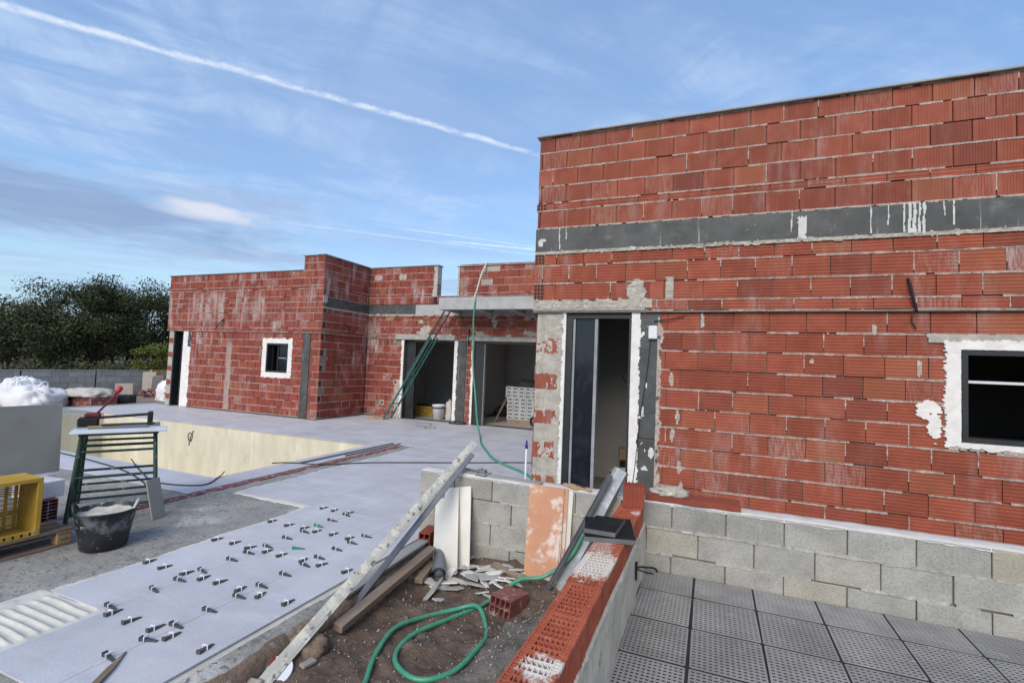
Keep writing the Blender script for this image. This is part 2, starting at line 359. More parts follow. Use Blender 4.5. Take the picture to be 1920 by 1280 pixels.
M_alubar = basic('mortar_stained_aluminium', (.56, .55, .49), (.44, .43, .39), 7, .7, .6, 30, .003, metal=.1, spots=[((.66, .64, .54), 9, .48, .6), ((.17, .17, .16), 16, .57, .66)])
M_steel = basic('dull_steel', (.23, .24, .255), (.17, .175, .19), 9, .5, .2, 40, metal=.4)
M_black = basic('black_stone', (.012, .012, .013), (.020, .021, .022), 9, .62, .2, 60, .001, spots=((.30, .30, .31), 42, .69, .74), spec=.08)
M_blackside = basic('sawn_stone_edge', (.15, .155, .16), (.11, .115, .12), 9, .8, .2, 60)
M_wood = basic('weathered_wood', (.27, .205, .15), (.18, .135, .10), 5, .85, .6, 30, .004, stretch=(1, .15, 1), spots=((.36, .33, .29), 7, .55, .7))
M_woodp = basic('pallet_wood', (.30, .205, .135), (.215, .14, .095), 6, .85, .5, 30, .003, rand=.15)
M_woodl = basic('pale_wood', (.48, .31, .16), (.38, .24, .12), 6, .8, .4, 30, .003)
M_woodg = basic('grey_board', (.34, .335, .315), (.25, .245, .23), 6, .85, .6, 30, .004, stretch=(1, .2, 1), spots=((.5, .48, .44), 5, .55, .7))
M_whitet = basic('cream_tile', (.70, .68, .62), (.62, .60, .545), 4, .55, .2, 50, .001, spots=((.40, .39, .36), 7, .67, .76))
M_creamedge = basic('tile_edge', (.62, .56, .42), (.52, .47, .36), 8, .8, .3, 40)
M_salmon = basic('unglazed_tile_back', (.56, .30, .185), (.48, .245, .15), 3, .85, .3, 40, .002, spots=((.66, .55, .49), 6.5, .50, .62))
M_shard = basic('broken_tile', (.46, .455, .44), (.32, .315, .31), 5, .7, .3, 40, .003, isl=.25, rand=.3)
M_trestle = basic('green_trestle_paint', (.022, .050, .034), (.030, .062, .045), 8, .5, .3, 30, .002, spots=((.35, .37, .34), 17, .60, .70))
M_board = basic('white_melamine', (.66, .69, .72), (.58, .60, .63), 6, .5, .1, 30, .001, spots=((.40, .40, .40), 9, .62, .74))
M_bucket = basic('black_rubber', (.014, .015, .020), (.022, .024, .030), 8, .5, .3, 30, .003, spots=[((.36, .37, .38), 15, .60, .68), ((.13, .135, .145), 7, .5, .65)], spec=.45)
M_bucketm = basic('bucket_mortar', (.56, .545, .47), (.44, .43, .37), 6, .9, .8, 20, .01)
M_yellow = basic('yellow_crate', (.50, .31, .045), (.42, .25, .04), 6, .55, .2, 30, .002, spots=((.60, .50, .25), 9, .55, .72))
M_fibre = basic('grey_fibre_board', (.36, .345, .305), (.315, .30, .265), 3, .8, .2, 40, .002)
M_red = basic('red_paint', (.42, .02, .03), (.33, .015, .02), 8, .4, 0, spec=.5)
M_redd = basic('dark_red_paint', (.16, .025, .03), (.11, .018, .02), 12, .5, .2, 40, spots=((.30, .28, .27), 20, .62, .7))
M_bag = basic('white_bag', (.74, .74, .76), (.64, .64, .67), 4, .7, .5, 40, .004, spots=((.50, .49, .49), 5, .60, .76))
M_sack = basic('paper_sack', (.50, .475, .44), (.42, .395, .36), 5, .85, .5, 25, .006)
M_card = basic('cardboard', (.46, .33, .22), (.38, .27, .18), 5, .85, .2, 30)
M_cardp = basic('pale_cardboard', (.58, .49, .42), (.50, .42, .36), 5, .85, .2, 30, .002)
M_ladder = basic('green_steel_paint', (.024, .135, .105), (.035, .16, .125), 9, .45, .2, 30, .001, spots=((.20, .22, .2), 18, .62, .7))
M_ladderd = basic('dark_steel_paint', (.05, .058, .062), (.075, .082, .085), 9, .5, .2, 30)
M_blackp = basic('black_cable', (.012, .012, .013), (.02, .02, .02), 9, .5, 0)
M_boxw = basic('tile_box_card', (.44, .45, .47), (.38, .39, .41), 4, .8, .1, 30)
M_boxl = basic('tile_box_print', (.06, .065, .075), (.09, .095, .10), 8, .8, 0)
M_pvc = basic('grey_pvc', (.18, .185, .20), (.13, .135, .15), 5, .5, .2, 30, spots=((.30, .27, .24), 9, .56, .7))
M_mark = basic('crayon_mark', (.10, .095, .10), (.15, .14, .145), 20, .8, 0)
M_wpole = basic('white_pole', (.66, .68, .72), (.58, .60, .64), 8, .5, 0)
M_blue = basic('blue_cap', (.02, .035, .22), (.02, .03, .17), 8, .5, 0)
M_bark = basic('bark', (.055, .042, .032), (.035, .027, .022), 9, .95, .8, 20, .02)
def leaf_mat(name, a, b):
    m, g = material(name); r = irand(g); q = wpos(g)
    col = g.mix(r, a, b); col = bright(g, col, g.ramp(g.noise(q, .9, 3, .5), .3, .7, .65, 1.3))
    finish(g, col, .7, None, spec=.25); return m
M_leafd = leaf_mat('dark_evergreen_leaf', (.026, .036, .014), (.060, .070, .026))
M_leafo = leaf_mat('olive_leaf', (.040, .050, .022), (.075, .085, .038))
M_leafy = leaf_mat('yellow_green_leaf', (.085, .105, .02), (.14, .15, .03))
M_leafg = leaf_mat('dry_shrub_leaf', (.055, .060, .030), (.11, .10, .05))
# ------------------------------------------------------------------ ground, slab, pool, patio
rng = random.Random(7)
PX0, PX1, PY0, PY1 = -15.0, -6.25, 4.75, 8.10      # pool
def sheet(xs, ys, z, holes=(), M=None):
    """grid of quads over the coordinate lists, leaving out holes; z may be a function"""
    mb = MB(); nx = len(xs); zf = z if callable(z) else (lambda x, y: z)
    mb.v = [(x, y, zf(x, y)) for y in ys for x in xs]
    for j in range(len(ys)-1):
        for i in range(nx-1):
            cx, cy = (xs[i]+xs[i+1])/2, (ys[j]+ys[j+1])/2
            if any(a < cx < b and c < cy < e for a, b, c, e in holes): continue
            mb.f.append((j*nx+i, j*nx+i+1, (j+1)*nx+i+1, (j+1)*nx+i)); mb.m.append(0)
    return mb
def lin(a, b, n): return [a+(b-a)*i/n for i in range(n+1)]
def cuts(a, b, step, extra=()): return sorted(set([round(v, 4) for v in lin(a, b, max(1, round((b-a)/step)))]+[e for e in extra if a <= e <= b]))
gx = [-1500, -600, -250, -120]+lin(-90, -22, 34)+[-20, -18, -17.3, PX0-.3, PX1+.3, -4, -2.9, .0, 3, 8, 30, 120, 600, 1500]
gy = [-1500, -400, -100, -30, -8, -1, .3, PY0-.3, PY1+.3, 12, 16]+lin(20, 80, 30)+[120, 260, 600, 1500]
def gz(x, y):
    r = math.hypot(x, y)
    h = -.42 if r < 23 else -.42+.25*nz(x*.06, y*.06)*min(1, (r-23)/20)
    return h + (0 if r < 45 else min(9, (r-45)*.028)*(.6+.4*nz(x*.008+3, y*.008)))
struct(sheet(gx, gy, gz, [(PX0-.3, PX1+.3, PY0-.3, PY1+.3)]).build('ground', M_field, smooth=True))
# trodden yard between slab and boundary wall
struct(sheet(cuts(-23.5, -16.4, .35), cuts(1, 17, .35), lambda x, y: -.10+.03*fb(x*.8, y*.8)-(.3 if x < -23 else 0)).build('yard', M_yard, smooth=True))
# concrete slab (with the pool left open)
sx = cuts(-17.2, -9, .4, (PX0-.02,))+cuts(-8.9, -2.60, .09, (PX1+.02,)); sy = cuts(-.6, 4.6, .09, ())+cuts(4.7, 12.55, .35, (PY0-.02, PY1+.02))
slab = sheet(sx, sy, lambda x, y: -.016+.005*fb(x*2.1, y*2.1) if x < -2.62 else -.02, [(PX0-.02, PX1+.02, PY0-.02, PY1+.02)])
struct(slab.build('concrete_slab', M_screed, smooth=True))
pl = MB()
pl.add([(PX0, PY1, -.012), (PX1, PY1, -.012), (PX1, PY1, -1.5), (PX0, PY1, -1.5)], [(0, 1, 2, 3)])
pl.add([(PX1, PY0, -.012), (PX1, PY1, -.012), (PX1, PY1, -1.5), (PX1, PY0, -1.5)], [(0, 1, 2, 3)])
pl.add([(PX0, PY0, -.012), (PX1, PY0, -.012), (PX1, PY0, -1.5), (PX0, PY0, -1.5)], [(0, 1, 2, 3)])
pl.add([(PX0, PY0, -.012), (PX0, PY1, -.012), (PX0, PY1, -1.5), (PX0, PY0, -1.5)], [(0, 1, 2, 3)])
pl.add([(PX0, PY0, -1.5), (PX1, PY0, -1.5), (PX1, PY1, -1.5), (PX0, PY1, -1.5)], [(0, 1, 2, 3)])
pool = struct(pl.build('pool', M_pool))
# pipe stub and chalk ring on the pool wall
ring = MB(); c0 = Vector((-11.55, PY1-.012, -.33))
ring.tube([c0+Vector((.075*math.cos(a)*(1+.15*math.sin(3*a)), 0, .10*math.sin(a))) for a in lin(0, 6.1, 22)], .010, 5)
ring.tube([c0+Vector((.10, 0, .16)), c0+Vector((.02, 0, .02)), c0+Vector((-.03, 0, -.20))], .010, 5)
ring.build('crayon_ring', M_mark, pool)
# loose dark shadows of damp: none; patio tiles
TP = .592; TX, TY = -3.03, 2.05
patio = struct(obj('patio', MB().box(-16.5, -9.0, 8.2, 8.3, -.03, -.02).mesh('patio')))
patio.data.materials.append(M_bed)
rects = [(-4.21, -2.58, 2.05, 4.42), (-3.622, -2.58, 1.458, 2.05), (-5.40, -2.72, 4.42, 8.40), (-2.72, 1.2, 4.56, 5.60), (-2.72, -2.04, 5.60, 8.40),
         (-5.80, -2.04, 8.40, 10.36), (-16.6, -5.80, 8.08, 10.36), (-9.86, -2.04, 10.36, 12.28), (-6.27, -5.82, 4.10, 8.08), (-15.0, -6.27, 4.10, 4.77)]
tmesh = {}
for ri, (x0, x1, y0, y1) in enumerate(rects):
    i0, i1 = math.floor((x0-TX)/TP), math.ceil((x1-TX)/TP); j0, j1 = math.floor((y0-TY)/TP), math.ceil((y1-TY)/TP)
    for i in range(i0, i1):
        for j in range(j0, j1):
            a, b = max(x0, TX+i*TP), min(x1, TX+(i+1)*TP); c, e = max(y0, TY+j*TP), min(y1, TY+(j+1)*TP)
            if b-a < .04 or e-c < .04: continue
            w, h = round(b-a-.003, 3), round(e-c-.003, 3)
            if (w, h) not in tmesh:
                tmesh[w, h] = MB().cbox(-w/2, w/2, -h/2, h/2, -.011, 0, .001).mesh('tile'); tmesh[w, h].materials.append(M_tile)
            t = obj('tile', tmesh[w, h], patio, ((a+b)/2, (c+e)/2, .0+rng.uniform(-.0006, .0006)))
            t.rotation_euler = (rng.gauss(0, .0006), rng.gauss(0, .0006), 0)
# tile mortar squeezing out beyond the laid edge
def strip(pts, w0, w1, z, seed, step=.035, h=.006):
    """ragged strip of mortar along a polyline; spreads to the left of the direction"""
    mb = MB(); k = 0; prev = None
    for (ax, ay), (bx, by) in zip(pts[:-1], pts[1:]):
        L = math.hypot(bx-ax, by-ay); n = max(2, int(L/step)); ux, uy = (bx-ax)/L, (by-ay)/L
        for i in range(n+1):
            t = i/n*L; x, y = ax+ux*t, ay+uy*t
            w = w0+(w1-w0)*max(0., min(1., .5+.9*fb(x*4+seed, y*4, seed)))+.010*rng.random()
            b = len(mb.v)
            mb.v += [(x+uy*.01, y-ux*.01, z), (x-uy*w*.8, y+ux*w*.8, z+h*(.3+.5*rng.random())), (x-uy*w, y+ux*w, z-.008)]
            if i: mb.f += [(b-3, b, b+1, b-2), (b-2, b+1, b+2, b-1)]; mb.m += [0, 0]
    return mb
bed = obj('mortar_bed', strip([(-3.62, 2.0), (-3.62, 2.05), (-4.21, 2.05), (-4.21, 4.42), (-5.40, 4.42), (-5.40, 8.3)][2:], .015, .075, -.007, 1.7).mesh('mortar_bed'), patio); bed.data.materials.append(M_bed)
b2_ = obj('mortar_bed', strip([(-6.27, 4.10), (-5.83, 4.10)][::-1]+[(-15, 4.10)], -.02, -.10, -.007, 4.1).mesh('mortar_bed'), patio); b2_.data.materials.append(M_bed)
def ridge(x, y):
    e = min(1, max(0, (x+4.33-.05*nz(y*6))/.04))*min(1, max(0, (-3.60-x)/.02))
    yy = y+.10*(x+4.0)**2+.02*nz(x*3, y*3)
    r = max(0, math.sin(yy*2*math.pi/.064))**.6
    inner = min(1, max(0, (x+4.20)/.05))*min(1, max(0, (-3.67-x)/.03))
    return -.016+e*(.006+.013*r*inner+.003*(1-inner)*(1+fb(x*14, y*14)))
rb_ = obj('notched_mortar', sheet(cuts(-4.36, -3.60, .02), cuts(1.2, 2.048, .008), ridge).mesh('notched_mortar'), patio); rb_.data.materials.append(M_bed)
for pgn in rb_.data.polygons: pgn.use_smooth = True
# broken-out channel with red brick beside the coping
ch = sheet(cuts(-5.80, -5.68, .03), cuts(3.0, 8.40, .05), lambda x, y: -.004-.012*abs(nz(x*30, y*9))+(.003 if x < -5.76 else 0)-(.02 if x > -5.69 and nz(y*5) > .1 else 0))
struct(ch.build('brick_channel', M_claydull))
# crayon scribble on terrace
sc = MB()
for pts in ([(-7.55, 11.62), (-7.30, 11.75), (-7.05, 11.66), (-7.0, 11.5)], [(-7.35, 11.35), (-7.05, 11.28), (-6.75, 11.30)], [(-6.78, 11.18)]+[(-6.68+.13*math.cos(a), 11.02+.16*math.sin(a)) for a in lin(1.9, 7.9, 12)], [(-7.2, 11.1), (-6.95, 11.05), (-6.8, 11.08)]):
    q = catmull([(x, y, .003) for x, y in pts], 5); b = len(sc.v)
    for i, v in enumerate(q):
        t = (q[min(i+1, len(q)-1)]-q[max(i-1, 0)]).normalized(); n_ = Vector((-t.y, t.x, 0))*.018; sc.v += [tuple(v-n_), tuple(v+n_)]
        if i: sc.f.append((b+2*i-2, b+2*i, b+2*i+1, b+2*i-1)); sc.m.append(0)
sc.build('crayon_scribble', M_mark, patio)
# soil between slab edge and low wall
def soil_z(x, y):
    z = -.20+.05*fb(x*1.3+2, y*1.3, .3)+.026*fb(x*7, y*7)+.013*fb(x*21, y*21)
    z += .05*max(0, 1-abs(x+2.35)/.25)*(.6+nz(y*3))            # bank against the footing
    z += .07*max(0, 1-math.hypot((x+1.12)/.45, (y-3.1)/.75))    # grey heap beside the wall
    if y > 3.9: z += .05*(y-3.9)/.4
    return z
so = sheet(cuts(-2.72, -.66, .026), cuts(.2, 4.36, .026), soil_z)
soil = struct(so.build('soil', [M_soil, M_soilg], smooth=True))
for pgn in soil.data.polygons:
    c = pgn.center
    if math.hypot((c.x+1.08)/.42, (c.y-3.0)/.85)+.35*fb(c.x*6, c.y*6) < .85: pgn.material_index = 1
# footing along the slab edge, rough cast against earth
ft = MB(); prof = [(-2.63, -.014), (-2.585, -.016), (-2.562, -.032), (-2.52, -.036), (-2.47, -.050), (-2.42, -.085), (-2.40, -.15), (-2.41, -.34)]
ys = cuts(.0, 4.34, .03)
for j, y in enumerate(ys):
    for i, (x, z) in enumerate(prof):
        k = 0 if i < 2 else min(1, (i-1)/3)
        ft.v.append((x+k*(.035*fb(y*2.2, i*.5)+.012*fb(y*13, i*2.)), y, z+k*(.015*fb(y*5, i*.9, 3)+.006*nz(y*30, i))))
np_ = len(prof)
for j in range(len(ys)-1):
    for i in range(np_-1): ft.f.append((j*np_+i, j*np_+i+1, (j+1)*np_+i+1, (j+1)*np_+i)); ft.m.append(0 if i < 2 else (1 if i < 4 else 2))
M_foot = basic('footing_earth', (.27, .20, .145), (.165, .12, .09), 4, .95, 1., 26, .015, spots=((.36, .32, .27), 8, .56, .7))
struct(ft.build('slab_footing', [M_bed, M_screed, M_foot], smooth=True))
# pebbles and crumbs on the soil: nobody could count them
pb_ = MB(); rg = random.Random(3)
for k in range(2900):
    x, y = rg.uniform(-2.4, -.72), rg.uniform(1.2, 4.3); grey = math.hypot((x+1.08)/.42, (y-3.0)/.85) < 1
    if not grey and rg.random() < .45: continue
    r = rg.choice((.004, .005, .006, .007, .009, .012)) * (1.3 if rg.random() < .06 else 1); z = soil_z(x, y)+r*.3
    M = Matrix.Translation((x, y, z)) @ Matrix.Rotation(rg.random()*6, 4, Vector((rg.gauss(0, 1), rg.gauss(0, 1), 1)).normalized())
    pb_.add([(r, 0, 0), (-r*.8, .2*r, 0), (0, r*.9, .1*r), (.1*r, -r, 0), (0, 0, r*.7), (0, .1*r, -r*.6)], [(0, 2, 4), (2, 1, 4), (1, 3, 4), (3, 0, 4), (2, 0, 5), (1, 2, 5), (3, 1, 5), (0, 3, 5)], 0, M)
M_peb = basic('pebble', (.30, .28, .25), (.20, .185, .165), 30, .9, .3, 60, isl=.5)
o = pb_.build('soil_crumbs', M_peb); o['kind'] = 'stuff'; tag(o, 'grit and small stones scattered over the bare soil', 'gravel')

# ------------------------------------------------------------------ the house
house = thing('brick_house', 'unfinished red hollow-brick house with flat parapets and unglazed openings', 'house', (-2.0, 5.6, 0))
HI = house.matrix_basis.inverted(); HO = Vector((-2.0, 5.6, 0))
class Frame:
    """a wall plane: u along the wall, z up, d outwards"""
    def __init__(s, ox, oy, rot): s.o = Vector((ox, oy, 0)); s.rot = rot; s.c, s.s = math.cos(rot), math.sin(rot)
    def P(s, u, z, d=0.): return Vector((s.o.x+s.c*u+s.s*d, s.o.y+s.s*u-s.c*d, z)) - HO
    def box(s, mb, u0, u1, z0, z1, d0, d1, mi=0, ch=0.):
        M = Matrix.Translation(s.o-HO) @ Matrix.Rotation(s.rot, 4, 'Z')
        mb.box(u0, u1, -d1, -d0, z0, z1, mi, M, ch); return mb
def hp(name, mb, mat, parent=None, **k):
    return mb.build(name, mat, parent or house, **k)
UPc = [(4.32, 4.51, 'V'), (4.11, 4.32, 'V'), (3.90, 4.11, 'V'), (3.69, 3.90, 'V'), (3.60, 3.69, 'T'), (3.38, 3.60, 'V')]
BANDc = [(3.225, 3.38, 'V'), (3.07, 3.225, 'V')]
MIDc = [(2.92, 3.07, 'H'), (2.70, 2.92, 'H'), (2.49, 2.70, 'H'), (2.37, 2.49, 'H')]
LOWc = [(2.37-.21*(i+1) if i else 2.14, 2.37-.21*i if i > 1 else (2.37 if i == 0 else 2.14), 'H') for i in range(0)]
z_ = 2.37; LOWc = [(2.14, 2.365, 'H')]; z_ = 2.14
while z_ > .05: LOWc.append((max(0., z_-.21), z_, 'H')); z_ -= .21
BLEN = {'V': .308, 'H': .333, 'T': .333}
BRICKS = []      # every brick: (wall object, frame, u0, u1, z0, z1, type)
def lay(wall, fr, u0, u1, courses, openings=(), off=.0, seed=1):
    rg = random.Random(seed)
    for ci, (z0, z1, ty) in enumerate(courses):
        L = BLEN[ty]; u = u0-L*((off+.5*(ci % 2)+rg.uniform(-.06, .06)) % 1)
        while u < u1:
            a, b = max(u, u0), min(u+L, u1); u += L
            segs = [(a, b)]
            for (p0, p1, q0, q1) in openings:
                if q0 < z1-.4*(z1-z0) and q1 > z0+.4*(z1-z0):
                    ns = []
                    for (s0, s1) in segs:
                        if s1 <= p0 or s0 >= p1: ns.append((s0, s1)); continue
                        if s0 < p0: ns.append((s0, p0))
                        if s1 > p1: ns.append((p1, s1))
                    segs = ns
            for (s0, s1) in segs:
                if s1-s0 > .035: BRICKS.append((wall, fr, s0, s1, z0, z1, ty))
def backing(fr, u0, u1, z0, z1, openings, mat=M_mortard, d0=-.24, d1=-.022):
    mb = MB(); us = sorted({u0, u1, *[v for o in openings for v in o[:2] if u0 < v < u1]})
    for a, b in zip(us[:-1], us[1:]):
        cs = sorted([(max(z0, q0), min(z1, q1)) for p0, p1, q0, q1 in openings if p0 < (a+b)/2 < p1]); z = z0
        for q0, q1 in cs+[(z1, z1)]:
            if q0 > z+1e-4: fr.box(mb, a, b, z, q0, d0, d1)
            z = max(z, q1)
    return hp('wall', mb, mat)
def wave(u, z): return z+.0045*nz(u*1.6, z*7.3)+.0018*nz(u*6., z*17)
def joints(wall, fr, u0, u1, courses, openings=(), seed=1, step=.04, gapp=.30, vprob=.35, lens=True):
    """mortar squeezed out of the joints"""
    mb = MB(); rg = random.Random(seed); zs = sorted({round(z, 3) for c in courses for z in c[:2]})
    def inside(u, z): return any(p0-.005 < u < p1+.005 and q0-.02 < z < q1+.02 for p0, p1, q0, q1 in openings)
    for z in zs:
        n = int((u1-u0)/step); pv = None
        for i in range(n+1):
            u = u0+(u1-u0)*i/n
            if inside(u, z) or nz(u*2.6+seed, z*9, 5.)+.35*nz(u*13, z*11, seed) < -gapp: pv = None; continue
            hw = .0035+.0075*max(0, .35+nz(u*9, z*31, seed))+.004*rg.random()*(.5+nz(u*3, z*5)); hl = hw+.010*max(0, nz(u*14, z*13, 7.)-.25)+.004*rg.random(); zc = wave(u, z); dd = .001+.006*rg.random()*(.6+nz(u*7, z*9, 2.))
            q = [fr.P(u, zc-hl-.002, -.02), fr.P(u, zc-hl, dd*.5), fr.P(u, zc+hw*.8, dd), fr.P(u, zc+hw+.002, -.02)]
            b = len(mb.v); mb.v += [tuple(k) for k in q]
            if pv is not None: mb.f += [(pv+k, b+k, b+k+1, pv+k+1) for k in range(3)]; mb.m += [0]*3
            pv = b
    for (w, f, a, b_, z0, z1, ty) in BRICKS:
        if w is wall and f is fr and rg.random() < vprob*(1 if ty == 'H' else .18) and not inside(b_+.01, (z0+z1)/2) and b_ < u1-.02:
            k0 = z0+(z1-z0)*rg.uniform(0, .65); hw = .0045; b = len(mb.v)
            for i in range(5):
                z = k0+(z1-k0)*i/4; h2 = hw*(.3+1.3*rg.random())
                mb.v += [tuple(fr.P(b_-h2-.002, z, -.015)), tuple(fr.P(b_-h2, z, .002)), tuple(fr.P(b_+h2, z, .001)), tuple(fr.P(b_+h2+.002, z, -.015))]
                if i: mb.f += [(b+4*i-4+k, b+4*i+k, b+4*i+k+1, b+4*i-4+k+1) for k in range(3)]; mb.m += [0]*3
    o = hp('mortar_joint', mb, M_mortar, wall); o['kind'] = 'stuff'; return o
def patch(name, fr, mat, u0, u1, z0, z1, mask, parent=None, cell=.012, thick=.007, rough=.004, base=-.015, rs=9.):
    """irregular coat of mortar or plaster; mask(u,z) says where it sticks"""
    nu, nv = max(1, round((u1-u0)/cell)), max(1, round((z1-z0)/cell)); mb = MB(); idx = {}
    on = {(i, j) for i in range(nu) for j in range(nv) if mask(u0+(i+.5)*(u1-u0)/nu, z0+(j+.5)*(z1-z0)/nv)}
    def vert(i, j, back):
        k = (i, j, back)
        if k not in idx:
            u, z = u0+i*(u1-u0)/nu, z0+j*(z1-z0)/nv
            idx[k] = len(mb.v); mb.v.append(tuple(fr.P(u+.3*cell*nz(u*70, z*70), z+.3*cell*nz(u*70, z*70, 9), base if back else thick+rough*fb(u*rs, z*rs))))
        return idx[k]
    for (i, j) in on:
        mb.f.append((vert(i, j, 0), vert(i+1, j, 0), vert(i+1, j+1, 0), vert(i, j+1, 0)))
        for (a, b, c) in (((i, j), (i+1, j), (i, j-1)), ((i+1, j), (i+1, j+1), (i+1, j)), ((i+1, j+1), (i, j+1), (i, j+1)), ((i, j+1), (i, j), (i-1, j))):
            if c not in on: mb.f.append((vert(*b, 0), vert(*a, 0), vert(*a, 1), vert(*b, 1)))
    mb.m = [0]*len(mb.f)
    o = hp(name, mb, mat, parent)
    if name != 'brick': o['kind'] = 'stuff'
    return o
def blobmask(*bl, amp=.35, fs=9.):
    """union of noisy ellipses (u,z,ru,rz)"""
    def f(u, z):
        n_ = fb(u*fs, z*fs, 2.)*amp
        return any(math.hypot((u-a)/ru, (z-b)/rz)+n_ < 1 for a, b, ru, rz in bl)
    return f
def coping(fr, u0, u1, z, over=.035, endl=0., endr=0.):
    mb = MB(); fr.box(mb, u0-endl, u1+endr, z+.004, z+.024, -.27, over, 0, .003); return hp('coping', mb, M_coping)
def void_ends(fr, u, zs, w=.055):
    """dark open cells of hollow bricks at a wall end"""
# ---- front wing (right of the picture)
FU = Frame(0, 5.604, 0.); FL = Frame(0, 5.644, 0.)
DOOR = (-1.65, -.84, -.1, 2.34); WIN = (2.10, 3.10, 1.17, 2.00); PIER = (-2.1, -1.65, -.1, 2.37); STRIP = (-.75, -.525, -.1, 2.37)
w_up = backing(FU, -2.02, 5.2, 2.37, 4.51, []); w_lo = backing(FL, -1.98, 5.2, 0, 2.37, [DOOR, WIN])
LINT = (-2.03, -.70, 2.36, 2.50); BANDR = (-2.1, 5.3, 3.075, 3.375)
lay(w_up, FU, -2.02, 5.0, UPc, [], .35, 11); lay(w_up, FU, -2.02, 5.0, MIDc, [LINT], .2, 12)
lay(w_lo, FL, -1.98, 5.0, LOWc, [(-2.1, -.53, -.1, 2.37), (2.04, 3.16, 1.13, 2.06)], .45, 13)
joints(w_up, FU, -2.02, 5.0, UPc+[(3.07, 3.38, 'B')], [BANDR], 3, .016, .30); joints(w_up, FU, -2.02, 5.0, MIDc, [LINT], 4, .016, .33)
joints(w_lo, FL, -.52, 5.0, LOWc, [(2.02, 3.2, 1.11, 2.08)], 5, .016, .24)
b_ = MB(); FU.box(b_, -2.025, 5.0, 3.085, 3.368, -.05, .010); hp('membrane_band', b_, M_band)
# lapped sheet on the band, mortar lip under it, lime runs over it
patch('membrane_lap', FU, M_band, -.62, -.15, 3.085, 3.366, lambda u, z: u > -.56+.10*math.sin((z-3.08)*9)+.0*z and u < -.20+.03*nz(z*9), thick=.015, rough=.003)
patch('mortar_lip', FU, M_mortarw, -2.02, 4.6, 3.02, 3.15, lambda u, z: abs(z-3.074-.012*nz(u*4)) < .016+.020*max(0, nz(u*11, 3))+.012*max(0, nz(u*27)), thick=.014, rough=.010, rs=24)
patch('mortar_lip', FU, M_mortar, -2.02, 4.6, 3.34, 3.41, lambda u, z: abs(z-3.376-.004*nz(u*6)) < .008+.008*nz(u*13), thick=.008, rough=.004, rs=24)
patch('lime_splash', FU, M_drip, .74, .92, 3.08, 3.34, lambda u, z: abs(u-.825-.02*nz(z*6)) < .038+.012*nz(u*30, z*30) and z < 3.31+.02*nz(u*40), thick=.016, rough=.003)
def runs(u, z): return any(abs(u-a-.010*nz(z*8, a*9)) < w*(.6+.6*nz(z*14, a*7)+.3) and 3.38-l < z for a, w, l in ((1.66, .007, .28), (1.70, .012, .29), (1.735, .016, .31), (1.775, .010, .30), (1.81, .012, .31), (1.40, .006, .28), (1.535, .005, .20), (1.96, .005, .15), (2.03, .006, .24), (-1.72, .006, .27), (.73, .005, .22), (-1.64, .004, .15)))
patch('lime_run', FU, M_drip, -1.8, 2.1, 3.08, 3.372, runs, cell=.007, thick=.0125, rough=.001)
patch('lime_splash', FU, M_drip, -2.0, -1.86, 3.12, 3.30, blobmask((-1.955, 3.20, .03, .05), (-1.92, 3.23, .025, .02)), thick=.014)
# lintel over the door, smeared mortar above it
b_ = MB(); FU.box(b_, -2.03, -.70, 2.372, 2.475, -.22, .006, 0, .004); hp('lintel', b_, M_conc)
patch('mortar_smear', FU, M_mortarw, -2.02, -.40, 2.40, 2.74, lambda u, z: (u < -.62 and z < 2.50+.045*fb(u*3.2, 1.)+.02*fb(u*14, z*14)) or math.hypot((u+.80)/.11, (z-2.58)/.13)+.3*fb(u*9, z*9) < .95 or (abs(u+.43-.02*nz(z*9)) < .055+.02*nz(z*14) and 2.48 < z), cell=.014, thick=.010, rough=.010, rs=22)
b_ = MB(); FU.box(b_, -.655, -.505, 2.495, 2.70, -.05, .004, 0, .004); hp('brick', b_, M_brickV, w_up)
b_ = MB(); FU.box(b_, -2.03, 5.0, 2.352, 2.372, -.05, -.004); hp('shadow_strip', b_, M_mortard)  # dark strip standing in for the shadow line under the step
# pier left of the door: mortar over broken brick ends
b_ = MB(); FL.box(b_, -1.98, -1.655, 0, 2.352, -.05, .0, 0, .006); hp('pier', b_, M_mortarw)
for k, (za, zb) in enumerate(((1.87, 2.04), (1.43, 1.61), (1.02, 1.18), (.61, .80), (.20, .40))):
    patch('brick', FL, M_brickV, -1.985, -1.68, za-.05, zb+.05, lambda u, z: za+.018*fb(u*7, k)+.01*nz(u*40) < z < zb+.03*fb(u*5, k+7.)+.012*nz(u*33) and u < -1.71+.03*nz(z*16, k), w_lo, thick=.003, rough=.002)
patch('mortar_rough', FL, M_mortarw, -1.978, -1.66, .02, 2.35, lambda u, z: fb(u*8, z*2.2, 4.) > .12, cell=.02, thick=.004, rough=.006, rs=20)
